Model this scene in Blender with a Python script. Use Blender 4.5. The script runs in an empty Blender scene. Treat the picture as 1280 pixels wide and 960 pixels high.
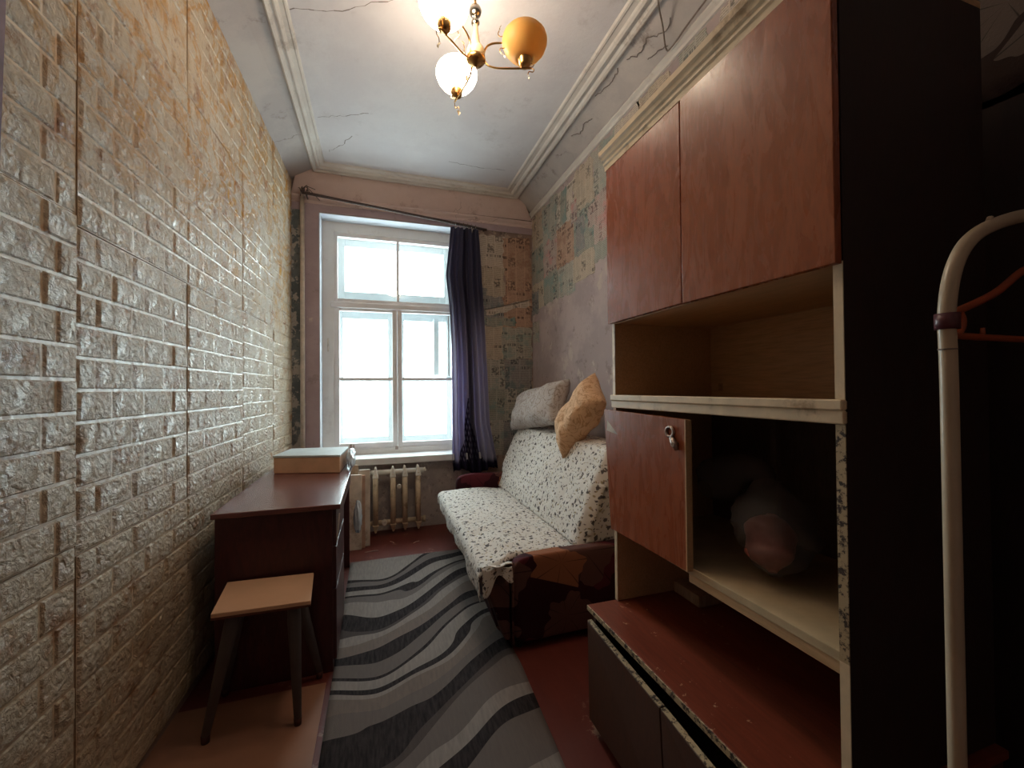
import bpy, bmesh, math, random
from mathutils import Vector, Matrix, noise as mnoise
random.seed(7)
C = bpy.context.scene.collection
sc = bpy.context.scene
R = math.radians

# ------------------------------------------------------------------ camera
F_PX = 523.0
yaw, pitch, roll = R(17.8), R(.66), R(-.5)
cam_d = bpy.data.cameras.new('camera'); cam = bpy.data.objects.new('camera', cam_d); C.objects.link(cam)
cam_d.sensor_width = 36; cam_d.lens = F_PX / 1280 * 36; cam_d.clip_start = .02
fw = Vector((math.sin(yaw) * math.cos(pitch), math.cos(yaw) * math.cos(pitch), math.sin(pitch)))
rt = Vector((math.cos(yaw), -math.sin(yaw), 0)); up = rt.cross(fw)
r2 = rt * math.cos(roll) + up * math.sin(roll); u2 = -rt * math.sin(roll) + up * math.cos(roll)
m = Matrix((r2, u2, -fw)).transposed().to_4x4(); m.translation = (0, 0, 1.25)
cam.matrix_world = m
sc.camera = cam

# ------------------------------------------------------------------ light and exposure
w = bpy.data.worlds.new('overcast_sky'); sc.world = w; w.use_nodes = True
bg = w.node_tree.nodes['Background']; bg.inputs[0].default_value = (.86, .97, 1.0, 1); bg.inputs[1].default_value = 14.0
pd = bpy.data.lights.new('window_portal', 'AREA'); pd.shape = 'RECTANGLE'; pd.size = 1.35; pd.size_y = 2.15
pd.cycles.is_portal = True
po = bpy.data.objects.new('window_portal', pd); C.objects.link(po)
po.location = (.18, 4.42, 1.72); po.rotation_euler = (R(-90), 0, 0)
LAMP = 29.0
vs = sc.view_settings
vs.view_transform = 'Standard'; vs.look = 'None'; vs.gamma = 1; vs.use_curve_mapping = False
vs.exposure = 0.1

# ------------------------------------------------------------------ node helpers
def lin(c):
    return tuple(((v / 255) / 12.92 if v / 255 <= .04045 else ((v / 255 + .055) / 1.055) ** 2.4) for v in c[:3]) + (1.0,)
class G:
    def __init__(s, name):
        s.m = bpy.data.materials.new(name); s.m.use_nodes = True; s.t = s.m.node_tree
        s.b = s.t.nodes['Principled BSDF']; s.out = s.t.nodes['Material Output']; s._pos = None
    def put(s, sock, v):
        if isinstance(v, bpy.types.NodeSocket): s.t.links.new(v, sock)
        elif v is not None:
            if hasattr(sock.default_value, '__len__') and not hasattr(v, '__len__'): v = [v] * len(sock.default_value)
            if hasattr(v, '__len__') and len(v) != len(sock.default_value): v = list(v)[:len(sock.default_value)] + [1.0] * (len(sock.default_value) - len(v))
            sock.default_value = v
    def n(s, typ, ins=None, **p):
        nd = s.t.nodes.new(typ)
        for k, v in p.items(): setattr(nd, k, v)
        for k, v in (ins or {}).items(): s.put(nd.inputs[k], v)
        return nd
    def pos(s):
        if s._pos is None: s._pos = s.n('ShaderNodeNewGeometry').outputs['Position']
        return s._pos
    def uv(s): return s.n('ShaderNodeTexCoord').outputs['UV']
    def xyz(s, v): return s.n('ShaderNodeSeparateXYZ', {0: v}).outputs
    def comb(s, x=0, y=0, z=0): return s.n('ShaderNodeCombineXYZ', {0: x, 1: y, 2: z}).outputs[0]
    def ma(s, op, a, b=None, c=None, clamp=False):
        nd = s.n('ShaderNodeMath', operation=op, use_clamp=clamp); s.put(nd.inputs[0], a)
        if b is not None: s.put(nd.inputs[1], b)
        if c is not None: s.put(nd.inputs[2], c)
        return nd.outputs[0]
    def vm(s, op, a, b=None):
        nd = s.n('ShaderNodeVectorMath', operation=op); s.put(nd.inputs[0], a)
        if b is not None: s.put(nd.inputs[1], b)
        return nd.outputs['Value'] if op in ('LENGTH', 'DISTANCE', 'DOT_PRODUCT') else nd.outputs[0]
    def mp(s, v, scale=(1, 1, 1), loc=(0, 0, 0), rot=(0, 0, 0)):
        return s.n('ShaderNodeMapping', {0: v, 1: loc, 2: rot, 3: scale}).outputs[0]
    def noise(s, v=None, scale=5, detail=3, rough=.55, dist=0):
        return s.n('ShaderNodeTexNoise', {'Vector': v or s.pos(), 'Scale': scale, 'Detail': detail, 'Roughness': rough, 'Distortion': dist}).outputs[0]
    def vor(s, v=None, scale=5, feature='F1', out='Distance', rnd=1, dim='3D'):
        return s.n('ShaderNodeTexVoronoi', {'Vector': v or s.pos(), 'Scale': scale, 'Randomness': rnd}, feature=feature, voronoi_dimensions=dim).outputs[out]
    def ss(s, v, a, b, lo=0, hi=1):
        nd = s.n('ShaderNodeMapRange', {0: v, 1: a, 2: b, 3: lo, 4: hi}, interpolation_type='SMOOTHSTEP'); return nd.outputs[0]
    def lr(s, v, a, b, lo=0, hi=1):
        return s.n('ShaderNodeMapRange', {0: v, 1: a, 2: b, 3: lo, 4: hi}).outputs[0]
    def ramp(s, v, stops, interp='LINEAR'):
        nd = s.n('ShaderNodeValToRGB', {0: v}); cr = nd.color_ramp; cr.interpolation = interp
        while len(cr.elements) < len(stops): cr.elements.new(.5)
        for e, (p, c) in zip(cr.elements, stops): e.position = p; e.color = lin(c)
        return nd.outputs[0]
    def mix(s, f, a, b, blend='MIX'):
        nd = s.n('ShaderNodeMix', data_type='RGBA', blend_type=blend)
        s.put(nd.inputs[0], f); s.put(nd.inputs[6], a); s.put(nd.inputs[7], b); return nd.outputs[2]
    def bump(s, h, strength=.5, dist=.01, normal=None):
        nd = s.n('ShaderNodeBump', {'Height': h, 'Strength': strength, 'Distance': dist})
        if normal: s.put(nd.inputs['Normal'], normal)
        return nd.outputs[0]
    def fin(s, col=None, rough=.6, bump=None, metal=0, spec=None, **kw):
        s.put(s.b.inputs['Base Color'], col); s.put(s.b.inputs['Roughness'], rough); s.put(s.b.inputs['Metallic'], metal)
        if spec is not None: s.put(s.b.inputs['Specular IOR Level'], spec)
        if bump is not None: s.put(s.b.inputs['Normal'], bump)
        for k, v in kw.items(): s.put(s.b.inputs[k.replace('_', ' ')], v)
        return s.m
M = {}
def simple(name, c, rough=.6, var=.12, scale=30, metal=0, bumps=.1, spec=None, dirt=None):
    g = G(name); nz = g.noise(scale=scale, detail=4)
    a = lin([v * (1 - var) for v in c]); b = lin([min(255, v * (1 + var)) for v in c])
    col = g.mix(g.lr(nz, .3, .7), a, b)
    if dirt: col = g.mix(g.ss(g.noise(scale=scale * .35, detail=8, rough=.7), .54, .68), col, lin(dirt))
    M[name] = g.fin(col, rough, g.bump(nz, bumps, .004), metal, spec); return M[name]

# --- foam brick cladding
def foam(name, mortar=False):
    g = G(name); p = g.pos(); x, y, z = g.xyz(p)
    base = g.mix(g.noise(scale=9, detail=4), lin((192, 164, 130)), lin((224, 207, 182)))
    st = g.ss(g.noise(scale=6.5, detail=7, rough=.72), .53, .68)
    st2 = g.ss(g.noise(g.mp(p, (1, 1, 1.4), (3, 7, 1)), scale=16, detail=5, rough=.7), .56, .72)
    base = g.mix(g.ma('MULTIPLY', st, .8), base, lin((164, 104, 56)))
    base = g.mix(g.ma('MULTIPLY', st2, .7), base, lin((132, 84, 52)))
    # marbled ochre veins, richer towards the top
    hi = g.ss(g.ma('ADD', z, g.ma('MULTIPLY', g.noise(scale=1.5), .8)), 1.9, 2.6)
    ve = g.ma('ABSOLUTE', g.ma('SUBTRACT', g.noise(g.mp(p, loc=(9, 2, 4)), scale=4.2, detail=6, rough=.6, dist=.6), .5))
    ve = g.ma('SUBTRACT', 1, g.ss(ve, .0, .05))
    pt = g.ss(g.noise(g.mp(p, loc=(1, 2, 9)), scale=3.0, detail=4), .56, .66)
    vv = g.ma('MULTIPLY', g.ma('MAXIMUM', g.ma('MULTIPLY', ve, .55), g.ma('MULTIPLY', pt, g.ss(g.noise(scale=14, detail=5), .36, .56))), g.ma('ADD', g.ma('MULTIPLY', hi, 1.05), .15))
    base = g.mix(vv, base, lin((196, 138, 52)))
    if mortar: base = g.mix(.25, base, lin((150, 118, 88)))
    a = g.ma('ADD', g.noise(scale=75, detail=6, rough=.7, dist=.8), g.ma('MULTIPLY', g.noise(g.mp(p, loc=(4, 4, 4)), scale=26, detail=3, dist=1.2), 1.2))
    b = g.vor(g.mp(p, (1, 1, 1)), scale=62, feature='SMOOTH_F1')
    h = g.ma('ADD', a, g.ma('MULTIPLY', b, .8))
    low = g.lr(g.ss(z, 2.2, 2.8), 0, 1, 1, .45)
    bm = g.bump(h, g.ma('MULTIPLY', low, .2 if mortar else .95), .014)
    M[name] = g.fin(base, .25, bm, spec=.75)
foam('foam_brick'); foam('foam_joint', True)

# --- plaster, wallpaper and paint
def plaster(name, c1, c2, c3, crack=True):
    g = G(name); col = g.mix(g.ss(g.noise(scale=2.2, detail=6, rough=.65), .4, .62), lin(c1), lin(c2))
    col = g.mix(g.ss(g.noise(g.mp(g.pos(), loc=(5, 5, 5)), scale=3.5, detail=9, rough=.75), .56, .66), col, lin(c3))
    h = g.noise(scale=26, detail=8, rough=.7)
    if crack:
        e = g.vor(g.vm('ADD', g.pos(), g.vm('SCALE', g.n('ShaderNodeTexNoise', {'Vector': g.pos(), 'Scale': 3.0, 'Detail': 5}).outputs[1])), scale=1.1, feature='DISTANCE_TO_EDGE')
        ck = g.ma('MULTIPLY', g.ma('SUBTRACT', 1, g.ss(e, .002, .007)), g.ss(g.noise(scale=1.3), .5, .58))
        col = g.mix(g.ma('MULTIPLY', ck, .6), col, lin((92, 78, 72)))
    M[name] = g.fin(col, .8, g.bump(h, .25, .008), spec=.25)
plaster('ceiling_paint', (204, 198, 200), (210, 205, 206), (196, 189, 190), False)
plaster('cove_plaster', (176, 166, 162), (188, 178, 172), (146, 134, 128))
plaster('far_band', (206, 182, 176), (212, 190, 184), (186, 160, 152))
plaster('moulding_paint', (204, 194, 186), (214, 206, 198), (186, 174, 164), False)
plaster('pale_frame', (226, 221, 216), (232, 228, 224), (216, 208, 202), False)
plaster('reveal_white', (206, 210, 218), (214, 216, 222), (196, 194, 200), False)
plaster('near_wall', (166, 146, 136), (156, 136, 126), (140, 122, 114), False)
def torn(name, base, base2, scraps, dark, th=.53, sc_=4.0, top=None):
    g = G(name); p = g.pos(); x, y, z = g.xyz(p)
    col = g.mix(g.ss(g.noise(scale=2.5, detail=7, rough=.7), .42, .6), lin(base), lin(base2))
    a = g.noise(g.mp(p, (1, 1, .8), (2, 3, 4)), scale=sc_, detail=9, rough=.68)
    col = g.mix(g.ma('MULTIPLY', g.ss(a, th, th + .015), .85), col, lin(scraps))
    b = g.noise(g.mp(p, (1, 1, 1), (8, 1, 4)), scale=sc_ * 2.4, detail=8, rough=.75)
    col = g.mix(g.ma('MULTIPLY', g.ss(b, .57, .62), .7), col, lin(dark))
    h = g.ma('ADD', g.ss(a, th, th + .015), g.ma('MULTIPLY', b, .5))
    M[name] = g.fin(col, .75, g.bump(h, .35, .006), spec=.3)
torn('right_plaster', (176, 156, 152), (160, 142, 140), (188, 170, 160), (136, 118, 114), .60)
torn('mauve_plaster', (178, 158, 164), (168, 148, 154), (202, 186, 178), (150, 132, 134), .62, 3.2)
torn('grey_plaster', (118, 124, 124), (94, 102, 104), (188, 180, 170), (80, 78, 76), .52, 9)
torn('under_sill', (188, 178, 174), (168, 158, 156), (200, 188, 182), (132, 122, 120), .58, 12)
torn('paper_ground', (150, 126, 116), (128, 110, 104), (170, 150, 136), (88, 78, 74), .52, 6)

# newspaper print: columns of text lines, headlines, picture blocks; seed shifts it
def newsprint(name, paper, ink, tint, seed, pw=.085, lh=.0125, grime=(112, 92, 84)):
    paper = [min(255, q * 1.2) for q in paper]; tint = [min(255, q * 1.1) for q in tint]
    g = G(name); uv = g.uv(); u, v, _ = g.xyz(uv)
    u = g.ma('ADD', u, seed * .37); v = g.ma('ADD', v, seed * .53)
    cu = g.ma('FRACT', g.ma('DIVIDE', u, pw)); gut = g.ma('MULTIPLY', g.ss(cu, .03, .08), g.ss(cu, .97, .92))
    lf = g.ma('FRACT', g.ma('DIVIDE', v, lh)); line = g.ma('MULTIPLY', g.ss(lf, .25, .4), g.ss(lf, .85, .7))
    row = g.ma('FLOOR', g.ma('DIVIDE', v, lh)); col_i = g.ma('FLOOR', g.ma('DIVIDE', u, pw))
    wd = g.noise(g.comb(g.ma('MULTIPLY', u, 260), g.ma('MULTIPLY', row, 3.1), col_i), scale=1, detail=1)
    txt = g.ma('MULTIPLY', g.ma('MULTIPLY', line, gut), g.ss(wd, .40, .46))
    # large blocks
    bv = g.ma('DIVIDE', v, pw * 1.3); blk = g.n('ShaderNodeTexWhiteNoise', {0: g.comb(col_i, g.ma('FLOOR', bv), seed)}, noise_dimensions='3D').outputs[0]
    bf = g.ma('FRACT', bv); pic = g.ma('MULTIPLY', g.ma('MULTIPLY', g.ma('GREATER_THAN', blk, .74), gut), g.ma('MULTIPLY', g.ss(bf, .08, .12), g.ss(bf, .9, .85)))
    hd = g.ma('MULTIPLY', g.ma('LESS_THAN', blk, .2), g.ma('MULTIPLY', g.ma('GREATER_THAN', bf, .72), g.ma('LESS_THAN', bf, .93)))
    hdt = g.ma('MULTIPLY', hd, g.ss(g.noise(g.comb(g.ma('MULTIPLY', u, 90), g.ma('FLOOR', bv), 3), scale=1, detail=0), .45, .5))
    picn = g.ma('MULTIPLY', pic, g.ss(g.noise(g.comb(u, v, 1), scale=45, detail=4), .36, .6))
    f = g.ma('MAXIMUM', g.ma('MULTIPLY', g.ma('MULTIPLY', txt, g.ma('SUBTRACT', 1, g.ma('MAXIMUM', pic, hd))), .75), g.ma('MAXIMUM', picn, hdt))
    c = g.mix(g.noise(g.comb(u, v, seed), scale=12, detail=5), lin(paper), lin([q * .84 for q in paper]))
    c = g.mix(g.ma('MULTIPLY', f, .8), c, lin(ink))
    c = g.mix(g.ma('MULTIPLY', g.ss(g.noise(g.comb(u, v, seed + 5), scale=7, detail=7, rough=.7), .50, .60), .6), c, lin(tint))
    c = g.mix(g.ma('MULTIPLY', g.ss(g.noise(g.comb(u, v, seed + 9), scale=18, detail=7, rough=.75), .57, .66), .5), c, lin(grime))
    M[name] = g.fin(c, .8, g.bump(g.noise(g.comb(u, v, 0), scale=40, detail=6), .3, .003), spec=.2)
newsprint('news_tan', (172, 156, 138), (70, 62, 60), (168, 148, 130), 1)
newsprint('news_grey', (160, 152, 140), (64, 62, 64), (118, 134, 128), 2)
newsprint('news_teal', (146, 142, 130), (58, 62, 66), (98, 126, 122), 3)
newsprint('news_brown', (172, 140, 120), (72, 54, 50), (140, 104, 88), 4, .09, .01)
newsprint('news_pink', (168, 150, 140), (84, 62, 66), (176, 116, 112), 5, .06)
newsprint('news_pale', (182, 168, 154), (84, 76, 72), (176, 158, 144), 6, .085)
newsprint('news_dark', (138, 132, 128), (54, 54, 58), (88, 104, 104), 8, .1, .012)

# --- floor: red-brown painted boards, scuffed
g = G('floor_paint'); p = g.pos()
c = g.mix(g.noise(g.mp(p, (6, 1, 1)), scale=4, detail=5), lin((92, 40, 34)), lin((116, 54, 44)))
sc1 = g.ss(g.noise(g.mp(p, (1, 1, 1), (4, 4, 0)), scale=7, detail=10, rough=.78), .57, .62)
sc2 = g.ss(g.noise(g.mp(p, (1, 1, 1), (1, 6, 0)), scale=2.4, detail=3), .45, .6)
c = g.mix(g.ma('MULTIPLY', g.ma('MULTIPLY', sc1, sc2), .75), c, lin((176, 148, 128)))
M['floor_paint'] = g.fin(c, .42, g.bump(g.noise(scale=30, detail=6), .2, .004))
# --- rug: wavy stripes
g = G('rug_pile'); p = g.pos(); x, y, z = g.xyz(p)
gx = g.ma('MULTIPLY', g.ss(x, -.02, .60), .38)
dip = g.ma('MULTIPLY', g.ma('MULTIPLY', g.ss(x, -.22, -.02), g.ss(x, .18, -.02)), -.03)
v = g.ma('SUBTRACT', g.ma('SUBTRACT', y, gx), dip)
wv = g.ma('MULTIPLY', g.ma('ADD', g.ma('SUBTRACT', g.noise(g.comb(g.ma('MULTIPLY', x, 2.6), g.ma('MULTIPLY', v, 3.2), 0), scale=1, detail=0), .5), g.ma('MULTIPLY', g.ma('SUBTRACT', g.noise(g.comb(g.ma('MULTIPLY', x, 4.5), g.ma('MULTIPLY', v, 11), 4), scale=1, detail=0), .5), .22)), .24)
v2 = g.ma('DIVIDE', g.ma('SUBTRACT', g.ma('ADD', v, wv), .2), 3.4)
BK, LG, MG, DG, TG = (36, 30, 32), (144, 134, 128), (110, 100, 96), (78, 69, 68), (122, 108, 101)
seq = []; yy = .2; rs = random.Random(4)
marks = [(.2, .45, MG), (.45, .56, BK), (.56, .66, LG), (.66, .82, TG), (.82, .90, BK), (.90, 1.0, LG), (1.0, 1.16, MG), (1.16, 1.26, BK), (1.26, 1.34, LG), (1.34, 1.45, MG), (1.45, 1.50, DG), (1.50, 1.62, BK),
    (1.62, 1.70, MG), (1.70, 1.79, TG), (1.79, 1.82, LG), (1.82, 1.86, BK), (1.86, 1.94, LG), (1.94, 1.97, BK), (1.97, 2.07, MG), (2.07, 2.15, BK), (2.15, 2.24, TG), (2.24, 2.30, LG), (2.30, 2.35, DG),
    (2.35, 2.45, BK), (2.45, 2.56, LG), (2.56, 2.62, MG), (2.62, 2.67, BK), (2.67, 2.76, LG), (2.76, 2.83, BK), (2.83, 2.91, MG), (2.91, 2.96, BK), (2.96, 3.2, LG)]
st = [((a - .2) / 3.4, c_) for a, b_, c_ in marks]
c = g.ramp(v2, st[:32], 'CONSTANT')
hatch = g.noise(g.comb(g.ma('MULTIPLY', x, 90), g.ma('MULTIPLY', v, 14), 0), scale=1, detail=3)
c = g.mix(g.lr(hatch, .3, .7, 0, .35), c, lin((92, 84, 82)))
pile = g.noise(scale=420, detail=2)
M['rug_pile'] = g.fin(c, .95, g.bump(pile, .5, .004), spec=.1)
simple('rug_edge', (66, 60, 60), .95)
simple('tan_lino', (152, 108, 84), .5, .06, 6)

# --- woods
def wood(name, c1, c2, rough=.4, axis='Z', chips=None, chipth=.64, sp=.5, coat=0, bp=.1):
    g = G(name); p = g.pos()
    s = {'Z': (13, 13, 3), 'Y': (14, 1.2, 14), 'X': (1.2, 14, 14)}[axis]
    a = g.noise(g.mp(p, s), scale=2.0, detail=6, rough=.6, dist=1.2)
    c = g.mix(g.lr(a, .35, .65), lin(c1), lin(c2))
    b = g.noise(g.mp(p, s), scale=11, detail=3)
    c = g.mix(g.lr(b, .4, .75, 0, .35), c, lin([q * .6 for q in c1]))
    if chips:
        n1 = g.noise(g.mp(p, loc=(3, 3, 3)), scale=22, detail=7, rough=.7)
        n2 = g.noise(g.mp(p, loc=(7, 3, 1)), scale=3.5, detail=2)
        c = g.mix(g.ma('MULTIPLY', g.ss(n1, chipth, chipth + .015), g.ss(n2, .5, .55)), c, lin(chips))
    M[name] = g.fin(c, g.lr(a, .3, .7, rough - .03, rough + .04), g.bump(g.ma('ADD', a, g.ma('MULTIPLY', b, .5)), bp, .003), spec=sp, **({'Coat_Weight': coat} if coat else {}))
wood('cabinet_red', (150, 76, 44), (168, 90, 54), .27, 'Z', (190, 150, 112), .70, .55)
wood('dresser_top_paint', (118, 52, 34), (134, 62, 40), .42, 'Y', (188, 150, 122), .63)
wood('dresser_front', (80, 50, 36), (94, 60, 44), .5, 'Z', None)
wood('desk_dark', (66, 30, 32), (82, 38, 38), .42, 'Z')
simple('desk_top', (112, 70, 66), .24, .05, 4, bumps=.02, spec=.6)
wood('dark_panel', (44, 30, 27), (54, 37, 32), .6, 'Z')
wood('pale_board', (176, 152, 128), (196, 172, 150), .7, 'Z')
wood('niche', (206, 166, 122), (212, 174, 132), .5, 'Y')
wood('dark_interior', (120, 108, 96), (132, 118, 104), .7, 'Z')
simple('cream_paint', (230, 206, 172), .42, .04, 20, dirt=(176, 146, 112))
simple('shelf_cream', (206, 184, 148), .5, .05, 14)
g = G('chipped_cream'); n1 = g.noise(scale=60, detail=8, rough=.75)
M['chipped_cream'] = g.fin(g.mix(g.ss(n1, .5, .56), lin((190, 166, 130)), lin((58, 42, 34))), .6, g.bump(n1, .4, .003))
simple('window_paint', (232, 228, 228), .5, .03, 8)
simple('outer_sash_paint', (196, 204, 208), .5, .03, 8)
simple('sill_paint', (226, 224, 224), .35, .04, 8)
simple('radiator_paint', (206, 184, 156), .45, .06, 20, dirt=(150, 124, 96))
simple('radiator_white', (222, 216, 206), .45, .05, 20)
simple('pipe_paint', (196, 180, 164), .5, .08, 20)
simple('stool_seat', (220, 176, 142), .45, .03, 5)
simple('stool_edge', (108, 62, 46), .6)
simple('stool_leg', (92, 84, 82), .6, .08, 12)
simple('foot_brown', (70, 34, 26), .6)
simple('black_void', (22, 16, 14), .8)
simple('metal_latch', (168, 150, 140), .35, .1, 50, .8)
simple('dark_rod', (66, 52, 50), .6, .3, 120, 0, .5)
simple('wire', (120, 104, 92), .6)
simple('rack_tube', (196, 176, 150), .3, .04, 12)
simple('rack_clip', (96, 48, 56), .4)
simple('hanger_plastic', (166, 78, 46), .35, .05, 10)
simple('card_tan', (214, 172, 140), .7, .04, 12)
simple('card_lid', (196, 204, 206), .6, .04, 12)
simple('white_scrap', (206, 196, 184), .7)
simple('board_white', (206, 192, 176), .65, .08, 10, dirt=(158, 134, 114))
simple('board_warm', (184, 148, 126), .65, .1, 10)
simple('brass', (196, 152, 96), .28, .1, 20, 1, .02)
simple('steel_silver', (190, 182, 170), .18, .05, 20, 1, .02)
simple('ceramic', (232, 206, 160), .3, .03, 10)
simple('gilt_leaf', (206, 190, 160), .4, .05, 20, .5)
simple('switch_black', (30, 24, 24), .5)
simple('yellow_stain', (150, 130, 70), .7)
simple('pink_goods', (236, 138, 124), .45, .15, 20)
simple('purple_trim', (104, 84, 98), .6)
simple('grime', (120, 108, 102), .85)

g = G('shade_amber'); g.fin(lin((244, 206, 128)), .35, spec=.3)
tl = g.n('ShaderNodeBsdfTranslucent', {0: lin((248, 214, 140))}); mx = g.n('ShaderNodeMixShader', {0: .5, 1: g.b.outputs[0], 2: tl.outputs[0]}); g.t.links.new(mx.outputs[0], g.out.inputs[0]); M['shade_amber'] = g.m
g = G('shade_lit'); em = g.n('ShaderNodeEmission', {0: (1.0, .81, .60, 1), 1: LAMP}); g.t.links.new(em.outputs[0], g.out.inputs[0]); M['shade_lit'] = g.m
# window glass: mostly see-through, faint reflection
g = G('window_glass'); tr = g.n('ShaderNodeBsdfTransparent', {0: (.96, .985, .985, 1)}); gl = g.n('ShaderNodeBsdfGlossy', {0: (1, 1, 1, 1), 'Roughness': .05})
mx = g.n('ShaderNodeMixShader', {0: .06, 1: tr.outputs[0], 2: gl.outputs[0]}); g.t.links.new(mx.outputs[0], g.out.inputs[0]); M['window_glass'] = g.m
# thin plastic bag
def film(name, c, f, rough=.35):
    g = G(name); tr = g.n('ShaderNodeBsdfTransparent', {0: lin(c)})
    g.fin(lin(c), rough, g.bump(g.noise(scale=40, detail=4, dist=1), .6, .006))
    mx = g.n('ShaderNodeMixShader', {0: f, 1: tr.outputs[0], 2: g.b.outputs[0]}); g.t.links.new(mx.outputs[0], g.out.inputs[0]); M[name] = g.m
film('bag_film', (204, 198, 196), .20); film('wrap_film', (222, 226, 230), .8, .25)

# --- textiles
g = G('sprig_sheet'); p = g.uv()
wob = g.n('ShaderNodeTexNoise', {'Vector': p, 'Scale': 26, 'Detail': 2}).outputs[1]
q = g.vm('ADD', p, g.vm('SCALE', g.vm('SUBTRACT', wob, (.5, .5, .5))))
nd = q.node; nd.operation  # vector add
def sprig(scale, r, off, amp):
    wv_ = g.n('ShaderNodeVectorMath', {0: g.vm('SUBTRACT', wob, (.5, .5, .5))}, operation='SCALE'); wv_.inputs['Scale'].default_value = amp
    pp = g.vm('ADD', g.mp(p, loc=(off, off * .7, 0)), wv_.outputs[0])
    d = g.vor(pp, scale, dim='2D', rnd=.85)
    return g.ss(d, r, r * .72)
s1 = sprig(18, .19, 0, .065); s2 = sprig(31, .15, .31, .05); s3 = sprig(25, .15, .77, .05)
col = g.mix(g.noise(p, scale=3), lin((214, 206, 198)), lin((226, 220, 214)))
col = g.mix(g.ma('MULTIPLY', s3, .8), col, lin((150, 128, 82)))
col = g.mix(g.ma('MULTIPLY', s2, .85), col, lin((92, 74, 78)))
col = g.mix(g.ma('MULTIPLY', s1, .9), col, lin((58, 48, 50)))
M['sprig_sheet'] = g.fin(col, .85, g.bump(g.noise(p, scale=9, detail=5), .35, .01), spec=.15)
def leafcloth(name, ground, cols, scale=3.2, d0=0):
    g = G(name); x, y, z = g.xyz(g.pos()); p = g.comb(g.ma('ADD', x, g.ma('MULTIPLY', y, .7)), g.ma('ADD', z, g.ma('MULTIPLY', y, .4)), 0)
    p = g.mp(p, loc=(d0 + .06, d0 - .15, 0)); c = g.mix(g.noise(scale=5, detail=3), lin(ground), lin([v * .7 for v in ground]))
    for k, cc in enumerate(cols):
        pk = g.mp(p, loc=(k * 1.37, k * .81, 0)); v = g.n('ShaderNodeTexVoronoi', {'Vector': pk, 'Scale': scale, 'Randomness': .9}, voronoi_dimensions='2D')
        dv = g.vm('SUBTRACT', pk, v.outputs['Position']); dx, dy, _ = g.xyz(dv)
        an = g.ma('ARCTAN2', dy, dx); pet = g.ma('ADD', .32, g.ma('MULTIPLY', g.ma('ADD', g.ma('COSINE', g.ma('MULTIPLY', an, 5)), g.ma('MULTIPLY', g.ma('COSINE', g.ma('MULTIPLY', an, 13)), .35)), .045))
        pet = g.ma('ADD', pet, g.ma('MULTIPLY', g.ma('COSINE', g.ma('ADD', an, k)), .10))
        d = g.vm('LENGTH', dv); d = g.ma('MULTIPLY', d, scale)
        mk = g.ma('LESS_THAN', d, g.ma('MULTIPLY', pet, .95)); vein = g.ss(g.ma('ABSOLUTE', g.ma('SINE', g.ma('MULTIPLY', an, 3.5))), .0, .12)
        sel = g.ma('GREATER_THAN', g.xyz(v.outputs['Color'])[0], .35)
        c = g.mix(g.ma('MULTIPLY', mk, sel), c, g.mix(vein, lin([q * .6 for q in cc]), lin(cc)))
    M[name] = g.fin(c, .85, g.bump(g.noise(scale=160, detail=3), .3, .003), spec=.15)
leafcloth('leaf_fabric', (62, 24, 32), [(88, 34, 42), (98, 66, 60), (150, 96, 70)], 2.3)
leafcloth('leaf_paper', (62, 46, 42), [(96, 84, 78), (104, 68, 52)], 4)
def pil_mat(name, a, b, c_):
    g = G(name); p = g.pos(); n1 = g.noise(g.mp(p, loc=(1, 1, 1)), scale=9, detail=3, dist=2.2)
    ln = g.ma('ABSOLUTE', g.ma('SUBTRACT', n1, .5)); c = g.mix(g.noise(scale=6), lin(a), lin(b)); c = g.mix(g.ma('MULTIPLY', g.ss(ln, .035, .01), .6), c, lin(c_))
    M[name] = g.fin(c, .85, g.bump(g.noise(scale=16, detail=5, dist=1), .6, .012), spec=.15)
pil_mat('pillow_grey', (176, 164, 158), (194, 184, 178), (120, 96, 84)); pil_mat('pillow_peach', (212, 168, 130), (222, 184, 150), (164, 112, 66))
# curtain: slate blue cloth above, lilac below with a dark lattice tower print
g = G('curtain_cloth'); u, v, _ = g.xyz(g.uv()); x, y, z = g.xyz(g.pos())
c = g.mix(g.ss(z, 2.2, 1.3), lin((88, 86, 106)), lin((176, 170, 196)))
c = g.mix(g.ma('MULTIPLY', g.ma('MULTIPLY', g.ss(u, .42, .46), g.ss(u, .64, .58)), .75), c, lin((58, 54, 70)))
c = g.mix(g.ma('MULTIPLY', g.ss(u, .66, .72), g.ss(z, 2.1, 1.2)), c, lin((190, 186, 210)))
tw = g.ma('ADD', .03, g.ma('MULTIPLY', g.ma('POWER', g.lr(v, .30, 0, 0, 1), 1.8), .34))
tm = g.ma('MULTIPLY', g.ma('LESS_THAN', g.ma('ABSOLUTE', g.ma('SUBTRACT', u, .42)), tw), g.ma('LESS_THAN', v, .30))
la = g.ma('MAXIMUM', g.ma('GREATER_THAN', g.ma('FRACT', g.ma('MULTIPLY', g.ma('ADD', u, v), 22)), .45), g.ma('GREATER_THAN', g.ma('FRACT', g.ma('MULTIPLY', g.ma('SUBTRACT', u, v), 22)), .5))
c = g.mix(g.ma('MULTIPLY', tm, g.ma('ADD', .35, g.ma('MULTIPLY', la, .6))), c, lin((40, 34, 58)))
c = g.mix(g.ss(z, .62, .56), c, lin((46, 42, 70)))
g.fin(c, .7, g.bump(g.noise(scale=200, detail=2), .15, .002), spec=.2)
tl = g.n('ShaderNodeBsdfTranslucent', {0: c}); mx = g.n('ShaderNodeMixShader', {0: .45, 1: g.b.outputs[0], 2: tl.outputs[0]}); g.t.links.new(mx.outputs[0], g.out.inputs[0]); M['curtain_cloth'] = g.m

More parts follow.
